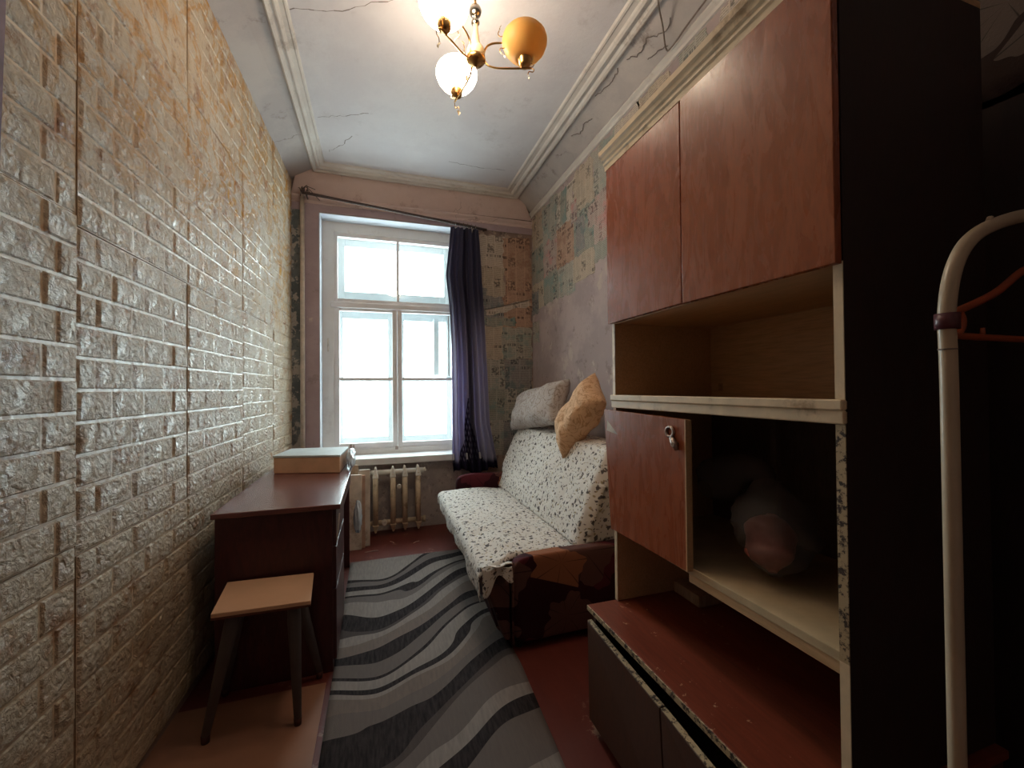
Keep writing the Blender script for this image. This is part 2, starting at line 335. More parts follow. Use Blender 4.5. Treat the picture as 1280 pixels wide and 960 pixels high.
# ------------------------------------------------------------------ object helpers
WL = {}   # world location of each object made here
def setp(o, label=None, cat=None, group=None, kind=None):
    for k, v in (('label', label), ('category', cat), ('group', group), ('kind', kind)):
        if v: o[k] = v
    return o
def thing(name, loc, label, cat, group=None):
    o = bpy.data.objects.new(name, None); C.objects.link(o); o.location = loc; o.empty_display_size = .05
    WL[o] = Vector(loc); return setp(o, label, cat, group)
class MB:
    def __init__(s): s.v = []; s.f = []; s.uv = []; s.hasuv = False; s.sm = []
    def quad(s, *p, uv=None, smooth=False):
        i = len(s.v); s.v += [tuple(q) for q in p]; s.f.append(tuple(range(i, i + len(p)))); s.sm.append(smooth)
        s.uv += uv if uv else [(0, 0)] * len(p); s.hasuv |= bool(uv); return s
    def box(s, x0, x1, y0, y1, z0, z1, mat=None):
        P = [(x, y, z) for z in (z0, z1) for y in (y0, y1) for x in (x0, x1)]
        if mat: P = [tuple(mat @ Vector(q)) for q in P]
        return s.hexa(P)
    def hexa(s, P):   # 8 points: bottom (x0y0,x1y0,x0y1,x1y1) then top
        i = len(s.v); s.v += [tuple(q) for q in P]
        for f in ((0, 2, 3, 1), (4, 5, 7, 6), (0, 1, 5, 4), (2, 6, 7, 3), (0, 4, 6, 2), (1, 3, 7, 5)):
            s.f.append(tuple(i + k for k in f)); s.sm.append(False); s.uv += [(0, 0)] * 4
        return s
    def grid(s, fn, nu, nv, smooth=True, closeu=False, uvs=None):
        i = len(s.v)
        for a in range(nu + 1):
            for b in range(nv + 1): s.v.append(tuple(fn(a / nu, b / nv)))
        for a in range(nu):
            for b in range(nv):
                s.f.append((i + a * (nv + 1) + b, i + (a + 1) * (nv + 1) + b, i + (a + 1) * (nv + 1) + b + 1, i + a * (nv + 1) + b + 1)); s.sm.append(smooth)
                for (aa, bb) in ((a, b), (a + 1, b), (a + 1, b + 1), (a, b + 1)):
                    q = (aa / nu, bb / nv); s.uv.append(uvs(*q) if uvs else q)
        s.hasuv = True; return s
    def tube(s, pts, r, n=8, cap=True):
        pts = [Vector(p) for p in pts]; k = len(pts); rr = r if hasattr(r, '__len__') else [r] * k
        i = len(s.v); nrm = None
        for j in range(k):
            t = (pts[min(j + 1, k - 1)] - pts[max(j - 1, 0)]).normalized()
            if nrm is None: nrm = t.orthogonal().normalized()
            else: nrm = (nrm - t * nrm.dot(t)).normalized()
            b = t.cross(nrm)
            for q in range(n):
                a = 2 * math.pi * q / n; s.v.append(tuple(pts[j] + (nrm * math.cos(a) + b * math.sin(a)) * rr[j]))
        for j in range(k - 1):
            for q in range(n):
                s.f.append((i + j * n + q, i + j * n + (q + 1) % n, i + (j + 1) * n + (q + 1) % n, i + (j + 1) * n + q)); s.sm.append(True); s.uv += [(0, 0)] * 4
        if cap:
            for base, rev in ((i, True), (i + (k - 1) * n, False)):
                fc = [base + q for q in range(n)]; s.f.append(tuple(reversed(fc) if rev else fc)); s.sm.append(False); s.uv += [(0, 0)] * n
        return s
    def lathe(s, prof, c, n=24, axis=None):   # prof: (r, z) list about vertical axis at c
        i = len(s.v); k = len(prof)
        for r, z in prof:
            for q in range(n):
                a = 2 * math.pi * q / n; s.v.append((c[0] + r * math.cos(a), c[1] + r * math.sin(a), c[2] + z))
        for j in range(k - 1):
            for q in range(n):
                s.f.append((i + j * n + q, i + j * n + (q + 1) % n, i + (j + 1) * n + (q + 1) % n, i + (j + 1) * n + q)); s.sm.append(True); s.uv += [(0, 0)] * 4
        return s
    def build(s, name, mat, parent=None, bevel=0, org=None, mods=None, solid=0, fix=True):
        o0 = WL.get(parent, Vector((0, 0, 0))) if parent else None
        if org is None: org = (0, 0, 0)
        org = Vector(org)
        if parent is None:
            base = org
        else: base = o0 + 0 * org if org.length == 0 else org
        me = bpy.data.meshes.new(name); me.from_pydata([tuple(Vector(v) - base) for v in s.v], [], s.f)
        if s.hasuv:
            l = me.uv_layers.new(name='UVMap'); l.data.foreach_set('uv', [c for q in s.uv for c in q])
        me.polygons.foreach_set('use_smooth', s.sm)
        me.materials.append(M[mat] if isinstance(mat, str) else mat)
        if fix:
            bm = bmesh.new(); bm.from_mesh(me); bmesh.ops.recalc_face_normals(bm, faces=bm.faces); bm.to_mesh(me); bm.free()
        me.update()
        o = bpy.data.objects.new(name, me); C.objects.link(o)
        if parent: o.parent = parent; o.location = base - o0
        else: o.location = base
        WL[o] = base
        if bevel:
            b = o.modifiers.new('bevel', 'BEVEL'); b.width = bevel; b.segments = 2; b.limit_method = 'ANGLE'
        if solid:
            b = o.modifiers.new('solid', 'SOLIDIFY'); b.thickness = solid; b.offset = 0
        return o
def cat(pts, n=8):   # Catmull-Rom through points
    P = [Vector(p) for p in pts]; out = []
    for i in range(len(P) - 1):
        a = P[max(i - 1, 0)]; b = P[i]; c = P[i + 1]; d = P[min(i + 2, len(P) - 1)]
        for k in range(n):
            t = k / n; out.append(.5 * ((2 * b) + (c - a) * t + (2 * a - 5 * b + 4 * c - d) * t * t + (3 * b - a - 3 * c + d) * t ** 3))
    out.append(P[-1]); return out
def structure(o): o['kind'] = 'structure'; return o
def box_obj(name, b, mat, parent=None, bevel=.002):
    return MB().box(*b).build(name, mat, parent, bevel)

YB = 3.92; XR = 1.48; ZC = 3.13; YN = -.9
XL = lambda y: -.803 + .0283 * y
nL = Vector((1, -.0283, 0)).normalized()

# ------------------------------------------------------------------ room shell
structure(MB().box(-1.0, 1.7, YN, 4.3, -.06, 0).build('floor', 'floor_paint'))
ceiling = structure(MB().box(-1.0, 1.7, YN, 4.3, ZC, ZC + .08).build('ceiling', 'ceiling_paint'))
# left wall (backing) and its coved top
lw = MB(); lw.hexa([(XL(YN) - .15, YN, 0), (XL(YN), YN, 0), (XL(4.2) - .15, 4.2, 0), (XL(4.2), 4.2, 0), (XL(YN) - .15, YN, ZC), (XL(YN), YN, ZC), (XL(4.2) - .15, 4.2, ZC), (XL(4.2), 4.2, ZC)])
wall_left = structure(lw.build('wall_left', 'near_wall'))
wall_right = structure(MB().box(XR, XR + .15, YN, 4.2, 0, ZC).build('wall_right', 'right_plaster'))
wall_near = structure(MB().box(-1.0, 1.6, YN - .1, YN, 0, ZC).build('wall_near', 'near_wall'))
# far wall round the window opening
WX0, WX1, WZ0, WZ1 = -.475, .85, .60, 2.785
wf = MB()
wf.box(-1.0, WX0, YB, 4.42, 0, ZC); wf.box(WX1, 1.62, YB, 4.42, 0, ZC); wf.box(WX0, WX1, YB, 4.42, WZ1, ZC); wf.box(WX0, WX1, YB, 4.42, 0, WZ0)
wall_far = structure(wf.build('wall_far', 'paper_ground'))
def skin(name, x0, x1, z0, z1, mat, t=.003, jag=0, seed=0, parent=wall_far):
    """thin coat of paint or plaster on the far wall, with ragged edges"""
    rr = random.Random(seed); pts = []
    def edge(a, b, n, off):
        for i in range(n):
            k = i / n; yield (a[0] + (b[0] - a[0]) * k + (rr.uniform(-1, 1) * jag if off[0] and i else 0), a[1] + (b[1] - a[1]) * k + (rr.uniform(-1, 1) * jag if off[1] and i else 0))
    n = 14
    pts = list(edge((x0, z0), (x1, z0), n, (0, 1))) + list(edge((x1, z0), (x1, z1), n, (1, 0))) + list(edge((x1, z1), (x0, z1), n, (0, 1))) + list(edge((x0, z1), (x0, z0), n, (1, 0)))
    b = MB(); k = len(pts)
    b.quad(*[(x, YB - t, z) for x, z in pts], uv=[(x, z) for x, z in pts])
    for i in range(k):
        a, c_ = pts[i], pts[(i + 1) % k]; b.quad((a[0], YB - t, a[1]), (c_[0], YB - t, c_[1]), (c_[0], YB, c_[1]), (a[0], YB, a[1]))
    return b.build(name, mat, parent)
skin('plaster_strip', -.72, -.60, 0, 2.86, 'grey_plaster', .004)
skin('plaster_strip', -.60, WX0, 0, 2.86, 'mauve_plaster', .005)
skin('plaster_strip', WX0, 1.0, 0, WZ0, 'under_sill', .004)
skin('plaster_strip', -.72, 1.48, 2.70 + .09, 2.86, 'mauve_plaster', .0062)
# reveal lining
rv = MB(); t = .006
rv.box(WX0, WX0 + t, YB, 4.10, WZ0 + .06, WZ1); rv.box(WX1 - t, WX1, YB, 4.10, WZ0 + .06, WZ1); rv.box(WX0, WX1, YB, 4.10, WZ1 - t, WZ1)
structure(rv.build('trim_1', 'reveal_white'))
# coves: left, right, far, near
RX0, RX1, RY1 = -.515, 1.306, 3.858
cv = MB(); zl = 3.035
cv.quad((XL(YN), YN, zl), (XL(YB), YB, zl), (RX0, RY1, ZC - .002), (RX0, YN, ZC - .002))
structure(cv.build('trim_2', 'cove_plaster', fix=False))
cv = MB(); NV = 6
def arc(p0, p1, bulge):
    out = []
    for i in range(NV + 1):
        k = i / NV; x = p0[0] + (p1[0] - p0[0]) * k; z = p0[1] + (p1[1] - p0[1]) * k
        L_ = math.hypot(p1[0] - p0[0], p1[1] - p0[1]); nx, nz = (p1[1] - p0[1]) / L_, -(p1[0] - p0[0]) / L_
        b = bulge * math.sin(math.pi * k); out.append((x + nx * b, z + nz * b))
    return out
a = arc((XR, 3.005), (RX1, ZC - .002), .004)
for i in range(NV): cv.quad((a[i][0], YN, a[i][1]), (a[i][0], YB, a[i][1]), (a[i + 1][0], RY1 if i == NV - 1 else YB, a[i + 1][1]), (a[i + 1][0], YN, a[i + 1][1]), smooth=True)
structure(cv.build('trim_3', 'cove_plaster', fix=False))
cv = MB(); cv.quad((XL(YB), YB, 2.915), (XR, YB, 2.935), (RX1 + .06, RY1, ZC - .002), (RX0 - .12, RY1, ZC - .002))
structure(cv.build('trim_4', 'far_band', fix=False))
# picture-frame moulding on the ceiling
def frame_moulding():
    prof = [(0, 0), (0, -.026), (.012, -.034), (.026, -.030), (.034, -.016), (.044, -.014), (.050, -.024), (.062, -.028), (.074, -.022), (.080, -.010), (.104, -.009), (.112, -.014), (.122, -.012), (.128, 0)]
    def ring(d): return [(RX0 + d * .85, YN + .02), (RX0 + d * .85, RY1 - d * 1.1), (RX1 - d * 1.1, RY1 - d * 1.1), (RX1 - d * 1.1, YN + .02)]
    b = MB()
    for (d0, z0), (d1, z1) in zip(prof, prof[1:]):
        A, B = ring(d0), ring(d1)
        for i in range(3): b.quad((*A[i], ZC + z0), (*A[i + 1], ZC + z0), (*B[i + 1], ZC + z1), (*B[i], ZC + z1))
    return b
structure(frame_moulding().build('trim_5', 'moulding_paint', fix=False))
# cornices under the coves
def cornice(p0, p1, nrm, z0, z1, name, mat='moulding_paint', wid=.03):
    b = MB(); n = Vector(nrm); H = z1 - z0
    prof = [(0, 0), (.35, .04), (.40, .18), (.25, .26), (.32, .44), (.75, .62), (.95, .72), (1.0, .86), (.85, 1), (0, 1)]
    P0, P1 = Vector(p0), Vector(p1)
    for (a, za), (c_, zc) in zip(prof, prof[1:]):
        b.quad(*[tuple(P + n * w_ * wid + Vector((0, 0, z0 + zz * H))) for P, w_, zz in ((P0, a, za), (P1, a, za), (P1, c_, zc), (P0, c_, zc))])
    return structure(b.build(name, mat, fix=False))
cornice((XR, YN, 0), (XR, YB, 0), (-1, 0, 0), 2.955, 3.005, 'trim_6')
cornice((XL(YB), YB, 0), (XR, YB, 0), (0, -1, 0), 2.85, 2.915, 'trim_7', 'far_band', .03)
# cracks in ceiling and coves: thin dark fissures
def crack(pts, par, wdt=.0035, seed=0, z=ZC - .0006):
    rr = random.Random(seed); P = []
    for (a, b_) in zip(pts, pts[1:]):
        for i in range(7):
            k = i / 7; P.append((a[0] + (b_[0] - a[0]) * k + rr.uniform(-.008, .008), a[1] + (b_[1] - a[1]) * k + rr.uniform(-.008, .008)))
    P.append(pts[-1]); b = MB()
    for i in range(len(P) - 1):
        d = Vector((P[i + 1][0] - P[i][0], P[i + 1][1] - P[i][1])).normalized(); o = Vector((-d.y, d.x)) * wdt * rr.uniform(.3, 1) * .5
        b.quad((P[i][0] - o.x, P[i][1] - o.y, z), (P[i + 1][0] - o.x, P[i + 1][1] - o.y, z), (P[i + 1][0] + o.x, P[i + 1][1] + o.y, z), (P[i][0] + o.x, P[i][1] + o.y, z))
    return b.build('crack', 'grime', par, fix=False)
CRK = [[(-.41, 2.27), (-.2, 2.22), (.05, 2.08), (.2, 2.0)], [(-.38, 3.12), (-.22, 3.06), (-.05, 2.98)], [(-.36, 3.55), (-.25, 3.42), (-.17, 3.28)], [(.57, 3.42), (.8, 3.44), (1.05, 3.42)], [(-.43, 1.78), (-.25, 1.76), (-.1, 1.64)]]
for i, p_ in enumerate(CRK): crack(p_, ceiling, .006, i)

for i, P_ in enumerate(([(1.345, 2.02), (1.375, 1.93), (1.36, 1.86), (1.40, 1.76), (1.385, 1.70)], [(1.42, 1.93), (1.43, 1.85), (1.445, 1.80)], [(1.35, 2.75), (1.385, 2.66), (1.37, 2.58), (1.39, 2.5)], [(1.33, 2.35), (1.35, 2.2), (1.34, 2.1)])):
    cz = lambda x: 3.0015 + (XR - x) / (XR - RX1) * (ZC - .002 - 3.005)
    MB().tube([(q.x + .012 * mnoise.noise((q.y * 45, i, 0)), q.y, cz(q.x + .012 * mnoise.noise((q.y * 45, i, 0))) + .001) for q in cat([(a, b_, 0) for a, b_ in P_], 8)], .0023, 5).build('crack', 'grime', wall_right)

# ------------------------------------------------------------------ window
win = thing('window_1', (.19, 4.10, WZ0 + .06), 'tall white double casement window with peeling paint, blown-out daylight behind', 'window'); win['kind'] = 'structure'
zs = .66; yf = 4.085
cs = MB(); cs.box(WX0, WX0 + .102, yf, 4.33, zs, WZ1); cs.box(WX1 - .112, WX1, yf, 4.33, zs, WZ1); cs.box(WX0 + .102, WX1 - .112, yf + .001, 4.33, 2.69, WZ1); cs.box(WX0 + .102, WX1 - .112, yf + .001, 4.33, zs - .03, zs + .05)
cs.box(.158, .178, 4.105, 4.33, zs + .05, 2.0)
cs.build('window_frame', 'pale_frame', win)
MB().box(WX0 + .075, WX1 - .08, yf - .012, 4.14, 2.003, 2.052).build('transom', 'window_paint', win, .006)
def sash(x0, x1, z0, z1, y, st_, name, mat, munt=None, munz=None, th=.035):
    b = MB(); b.box(x0, x0 + st_, y, y + th, z0, z1); b.box(x1 - st_, x1, y, y + th, z0, z1)
    b.box(x0 + st_, x1 - st_, y + .001, y + th - .001, z1 - st_, z1); b.box(x0 + st_, x1 - st_, y + .001, y + th - .001, z0, z0 + st_ * 1.3)
    if munt: b.box(munt - .012, munt + .012, y + .004, y + th - .004, z0 + st_, z1 - st_)
    if munz: b.box(x0 + st_, x1 - st_, y + .004, y + th - .004, munz - .014, munz + .014)
    o = b.build(name, mat, win, .003)
    def pane(a, c_, d, e):
        MB().box(a, c_, y + th * .5 - .0015, y + th * .5 + .0015, d, e).build('pane', 'window_glass', o)
    xs = [x0 + st_] + ([munt] if munt else []) + [x1 - st_]; zz = [z0 + st_ * 1.3] + ([munz] if munz else []) + [z1 - st_]
    gx_ = .01 if munt else 0; gz = .011 if munz else 0
    for i in range(len(xs) - 1):
        for j in range(len(zz) - 1):
            pane(xs[i] + (gx_ if i else 0), xs[i + 1] - (gx_ if i < len(xs) - 2 else 0), zz[j] + (gz if j else 0), zz[j + 1] - (gz if j < len(zz) - 2 else 0))
    return o
sash(-.388, .745, 2.030, 2.70, 4.10, .045, 'sash', 'window_paint', munt=.188)
sash(-.375, .178, .705, 2.022, 4.095, .045, 'sash', 'window_paint', munz=1.352)
sash(.182, .735, .705, 2.022, 4.095, .040, 'sash', 'window_paint', munz=1.352)
sash(-.388, .745, 2.07, 2.72, 4.27, .095, 'outer_sash', 'outer_sash_paint', munt=.19)
sash(-.388, .172, .70, 2.01, 4.27, .075, 'outer_sash', 'outer_sash_paint', munz=1.345)
sash(.176, .745, .70, 2.01, 4.27, .075, 'outer_sash', 'outer_sash_paint', munz=1.345)
MB().box(WX0 + .088, WX1 - .112, 4.25, 4.31, 2.012, 2.115).build('transom', 'outer_sash_paint', win, .004)
MB().box(.535, .585, 4.20, 4.255, 1.39, 1.96).build('vent_stile', 'outer_sash_paint', win, .003)
MB().box(.66, .668, 4.08, 4.095, 1.38, 1.97).build('vent_hinge_edge', 'grime', win)
lt = MB(); lt.box(-.245, -.225, 4.08, 4.096, .70, .76); lt.box(-.215, -.205, 4.082, 4.096, .695, .75); lt.build('latch', 'metal_latch', win, .002)
MB().box(.155, .181, 4.084, 4.096, .69, .72).build('bolt', 'metal_latch', win, .002)
MB().box(-.43, -.415, 4.078, 4.088, 1.60, 1.72).build('hinge', 'white_scrap', win, .002)
sl = MB(); sl.box(WX0 - .02, .98, 3.83, 4.14, .598, .658)
structure(sl.build('trim_8', 'sill_paint', bevel=.008))

# ------------------------------------------------------------------ foam brick cladding on the left wall
def LWp(y, z, d=0):   # point on left wall surface
    return Vector((XL(y), y, z)) + nL * d
def brick_mesh(seed):
    rr = random.Random(seed); b = MB(); nu, nv = 4, 2; H = {}
    for i in range(nu + 1):
        for j in range(nv + 1):
            e = i in (0, nu) or j in (0, nv); H[i, j] = (.0040 + rr.uniform(-.0006, .0006) if e else .0068 + rr.uniform(-.0026, .0034))
    def pt(i, j): ins = .075; y = ins + (1 - 2 * ins) * i / nu; z = .045 + .91 * j / nv; return (H[i, j], y, z)
    b.grid(lambda u, v: pt(round(u * nu), round(v * nv)), nu, nv)
    for i in range(nu):
        for j, zz in ((0, 0), (nv, 1)): b.quad(pt(i, j), pt(i + 1, j), (0, (i + 1) / nu, zz), (0, i / nu, zz))
    for j in range(nv):
        for i, yy in ((0, 0), (nu, 1)): b.quad(pt(i, j), pt(i, j + 1), (0, yy, (j + 1) / nv), (0, yy, j / nv))
    bm = bmesh.new(); me = bpy.data.meshes.new('brick'); me.from_pydata(b.v, [], b.f)
    me.polygons.foreach_set('use_smooth', b.sm)
    bm.from_mesh(me); 
    for f_ in bm.faces:
        c_ = f_.calc_center_median(); f_.normal_update(); d_ = Vector((.003, .5, .5)); o_ = c_ - d_
        if (f_.smooth and f_.normal.x < 0) or (not f_.smooth and f_.normal.y * o_.y + f_.normal.z * o_.z < 0): f_.normal_flip()
    bm.to_mesh(me); bm.free()
    me.materials.append(M['foam_brick']); return me
BM = [brick_mesh(i) for i in range(9)]
cols = [1.15, 1.403, 2.031, 2.698, 3.33, 3.90]
PA, PB = [0, .24, .51, .81, 1], [0, .12, .40, .71, 1]
RH = .0872; angz = math.atan(.0283)
rowz = [.82 - 9 * RH, .82, .82 + 10 * RH, .82 + 19 * RH, 3.035]
for ci in range(5):
    y0, y1 = cols[ci], cols[ci + 1]; dz = (.028, 0, .0, .012, -.008)[ci]; dz2 = .0
    for pi in range(4):
        z0 = rowz[pi] + (dz if 0 < pi else 0) ; z1 = rowz[pi + 1] + (dz if pi < 3 else 0); z0 = max(z0, .012)
        t0 = .004 + .0025 * ((ci + pi) % 2)
        e0 = .0015; b = MB(); b.hexa([LWp(y0 + e0, z0 + e0), LWp(y0 + e0, z0 + e0, t0), LWp(y1 - e0, z0 + e0), LWp(y1 - e0, z0 + e0, t0), LWp(y0 + e0, z1 - e0), LWp(y0 + e0, z1 - e0, t0), LWp(y1 - e0, z1 - e0), LWp(y1 - e0, z1 - e0, t0)])
        pan = b.build('foam_panel', 'foam_joint', wall_left, org=LWp(y0, z0))
        n = max(1, round((z1 - z0) / RH)); h = (z1 - z0) / n
        merged = MB()
        for r_ in range(n):
            if ci == 0: fr = [0, .54, 1] if r_ % 2 else [0, .72, 1]
            else: fr = PA if (r_ + pi) % 2 else PB
            for a, c_ in zip(fr, fr[1:]):
                ya = y0 + (y1 - y0) * a + .003; yb = y0 + (y1 - y0) * c_ - .003; za = z0 + r_ * h + .004; zb = z0 + (r_ + 1) * h - .004
                me = random.choice(BM); pr = 1 + random.uniform(-.25, .5)
                if ci <= 2:
                    o = bpy.data.objects.new('brick', me); C.objects.link(o); o.parent = pan
                    o.location = LWp(ya, za, t0) - WL[pan]; o.rotation_euler = (0, 0, -angz); o.scale = (pr, (yb - ya), (zb - za))
                else:
                    i0 = len(merged.v)
                    for v_ in me.vertices: merged.v.append(tuple(LWp(ya + (yb - ya) * v_.co.y, za + (zb - za) * v_.co.z, t0 + v_.co.x * pr)))
                    for p_ in me.polygons: merged.f.append(tuple(i0 + k for k in p_.vertices)); merged.sm.append(p_.use_smooth); merged.uv += [(0, 0)] * len(p_.vertices)
        if ci > 2: setp(merged.build('far_bricks', 'foam_brick', pan, fix=False), kind='stuff')
# gap filler strip at the far end of the panelling
MB().hexa([LWp(3.9, 0), LWp(3.9, 0, .004), LWp(YB, 0), LWp(YB, 0, .004), LWp(3.9, 3.03), LWp(3.9, 3.03, .004), LWp(YB, 3.03), LWp(YB, 3.03, .004)]).build('plaster_strip', 'grey_plaster', wall_left)
structure(MB().hexa([LWp(1.02, 0), LWp(1.02, 0, .022), LWp(1.09, 0), LWp(1.09, 0, .022), LWp(1.02, 3.03), LWp(1.02, 3.03, .022), LWp(1.199, 3.03), LWp(1.199, 3.03, .022)]).build('trim_9', 'purple_trim'))

# ------------------------------------------------------------------ newspapers pasted on the walls
def sheet(par, place, u0, u1, v0, v1, mat, seed, t=.0015, jag=.012, rot=0):
    rr = random.Random(seed); n = 7; P = []
    cu_, cv_ = (u0 + u1) / 2, (v0 + v1) / 2
    for (a, b_) in (((u0, v0), (u1, v0)), ((u1, v0), (u1, v1)), ((u1, v1), (u0, v1)), ((u0, v1), (u0, v0))):
        for i in range(n):
            k = i / n; x = a[0] + (b_[0] - a[0]) * k + rr.uniform(-1, 1) * jag; y = a[1] + (b_[1] - a[1]) * k + rr.uniform(-1, 1) * jag
            dx, dy = x - cu_, y - cv_; P.append((cu_ + dx * math.cos(rot) - dy * math.sin(rot), cv_ + dx * math.sin(rot) + dy * math.cos(rot)))
    b = MB(); b.quad(*[place(x, y, t) for x, y in P], uv=P)
    for i in range(len(P)):
        a, c_ = P[i], P[(i + 1) % len(P)]; b.quad(place(*a, t), place(*c_, t), place(*c_, 0), place(*a, 0), uv=[a, c_, c_, a])
    return b.build('newspaper_sheet', mat, par)
pr_ = lambda u, v, t: (XR - t, u, v)
pf_ = lambda u, v, t: (u, YB - t, v)
rr = random.Random(21)
mats = ['news_tan', 'news_grey', 'news_teal', 'news_grey', 'news_tan', 'news_pink', 'news_pale', 'news_teal', 'news_brown']
k = 0
yc = [3.90, 3.62, 3.30, 2.98, 2.66, 2.36]
for i in range(5):
    for j in range(3):
        zt = 2.95 - .34 * j - (0 if j else rr.uniform(0, .04)); zb_ = zt - .34
        zb_ = max(zb_, [2.0, 2.02, 2.0, 2.05, 2.14][i] + rr.uniform(-.03, .03))
        if zt - zb_ < .06: continue
        sheet(wall_right, pr_, yc[i + 1] - .01, yc[i] + .01, zb_, zt, mats[(i * 3 + j * 2) % 9], 100 + k, .0015 + .0004 * (k % 4), .012 if j else .03, rr.uniform(-.03, .03)); k += 1
# small coloured clippings
for (u, v, a, b_, m_) in ((2.62, 2.42, .12, .16, 'news_pink'), (2.80, 2.30, .14, .26, 'news_dark'), (3.30, 2.14, .2, .16, 'news_teal'), (2.92, 2.55, .1, .18, 'news_pink'), (3.1, 2.62, .12, .28, 'news_teal'), (3.74, 1.98, .18, .22, 'news_dark'), (3.74, 1.7, .16, .2, 'news_grey')):
    sheet(wall_right, pr_, u, u + a, v, v + b_, m_, 300 + k, .0035, .01); k += 1
# strip above the wall unit
for i in range(6):
    y_ = .75 + i * .27; sheet(wall_right, pr_, y_, y_ + rr.uniform(.16, .3), 2.70 + rr.uniform(0, .06), 2.945, ['news_grey', 'news_tan', 'news_pale'][i % 3], 400 + i, .002, .013)
zc_ = [2.74, 2.44, 2.16, 1.86, 1.55, 1.25, .95, .62]; far_m = [['news_pale', 'news_brown'], ['news_tan', 'news_brown'], ['news_dark', 'news_brown'], ['news_tan', 'news_grey'], ['news_grey', 'news_dark'], ['news_teal', 'news_grey'], ['news_grey', 'news_dark']]
for j in range(7):
    for i, (a, b_) in enumerate(((.88, 1.19), (1.18, 1.47))):
        sheet(wall_far, pf_, a + rr.uniform(-.02, .02), b_, zc_[j + 1] - .01, zc_[j], far_m[j][i], 500 + j * 2 + i, .002 + .0005 * (i + j % 2), .014, rr.uniform(-.03, .03))
sheet(wall_far, pf_, .9, 1.02, 2.02, 2.22, 'news_dark', 540, .005, .02); sheet(wall_far, pf_, 1.0, 1.46, 2.02, 2.08, 'news_pale', 541, .006, .015, .25); sheet(wall_far, pf_, .92, 1.3, 1.86, 1.95, 'news_teal', 542, .006, .015)

# ------------------------------------------------------------------ pipes, radiator
pv = MB().tube([(-.600, 3.885, 0), (-.600, 3.885, 2.95)], .018, 12)
setp(pv.build('heating_pipe', 'pipe_paint'), 'tall cream heating pipe running up beside the window', 'pipe')
rad = thing('radiator', (.16, 3.80, .03), 'cream cast iron ribbed radiator under the window sill', 'radiator')
xs = [-.022, .122, .222, .335]
for x in xs:
    b = MB(); y = 3.80
    for dy in (-.042, .042):
        b.tube([(x, y + dy, .085), (x, y + dy, .53)], .022, 10)
    b.build('column', 'radiator_paint', rad)
    b = MB(); b.hexa([(x - .026, y - .07, .50), (x + .026, y - .07, .50), (x - .026, y + .07, .50), (x + .026, y + .07, .50), (x - .006, y - .045, .585), (x + .006, y - .045, .585), (x - .006, y + .045, .585), (x + .006, y + .045, .585)])
    b.build('section_cap', 'radiator_white', rad, .008)
    b = MB(); b.hexa([(x - .006, y - .045, .03), (x + .006, y - .045, .03), (x - .006, y + .045, .03), (x + .006, y + .045, .03), (x - .026, y - .07, .10), (x + .026, y - .07, .10), (x - .026, y + .07, .10), (x + .026, y + .07, .10)])
    b.build('section_foot', 'radiator_paint', rad, .008)
MB().tube([(-.06, 3.80, .535), (.385, 3.80, .535)], .024, 12).build('header_pipe', 'radiator_white', rad)
MB().tube([(-.06, 3.80, .105), (.385, 3.80, .105)], .022, 12).build('header_pipe', 'radiator_paint', rad)
for x in (.385, .385):
    pass
MB().tube([(.375, 3.80, .105), (.40, 3.80, .105)], .032, 6).build('end_plug', 'radiator_paint', rad); MB().tube([(.375, 3.80, .535), (.405, 3.80, .545)], .020, 6).build('end_plug', 'radiator_white', rad)
MB().tube([(.172, 3.74, .42), (.172, 3.715, .42)], [.022, .018], 8).build('bleed_valve', 'white_scrap', rad)
MB().tube([(.05, 3.76, .12), (.05, 3.72, .12)], [.026, .02], 8).build('drain_valve', 'white_scrap', rad)
MB().tube(cat([(-.06, 3.80, .535), (-.3, 3.80, .528), (-.52, 3.82, .515), (-.585, 3.87, .51)]), .016, 10).build('feed_pipe', 'radiator_white', rad)
MB().tube(cat([(-.06, 3.80, .105), (-.3, 3.80, .10), (-.52, 3.82, .095), (-.585, 3.87, .09)]), .016, 10).build('feed_pipe', 'radiator_paint', rad)

# ------------------------------------------------------------------ curtain rod and curtain
rod = thing('curtain_rod', (.2, 3.85, 2.8), 'dark twine-wound curtain rod sagging above the window', 'curtain rod')
ra, rb = Vector((-.585, 3.79, 2.885)), Vector((1.00, 3.87, 2.775))
MB().tube([ra.lerp(rb, i / 12) for i in range(13)], .0115, 10).build('pole', 'dark_rod', rod)
b = MB()
for i in range(26):
    q = ra.lerp(rb, .75 + i * .0065); b.tube([q + Vector((.0135 * math.cos(a) * .15, .0135 * math.cos(a), .0135 * math.sin(a))) for a in [j * math.pi / 4 for j in range(9)]], .003, 4, False)
setp(b.build('twine_winding', 'dark_rod', rod), kind='stuff')
b = MB(); rr = random.Random(3)
for i in range(7):
    q = ra + Vector((rr.uniform(-.02, .03), rr.uniform(-.01, .02), 0)); b.tube(cat([q, q + Vector((rr.uniform(-.05, .04), rr.uniform(0, .05), rr.uniform(-.02, .09))), q + Vector((rr.uniform(-.03, .12), rr.uniform(-.01, .04), rr.uniform(-.05, .05)))], 5), .0028, 5)
setp(b.build('tangled_wire', 'dark_rod', rod), kind='stuff')
for fx in (-.56, .98): MB().tube([(fx, 3.80 + (.06 if fx > 0 else 0), 2.885 if fx < 0 else 2.777), (fx, YB, 2.885 if fx < 0 else 2.777)], .006, 6).build('bracket', 'dark_rod', rod)
cu = thing('curtain', (.82, 3.84, .55), 'slate blue curtain turning lilac below, bunched to one side of the window', 'curtain')
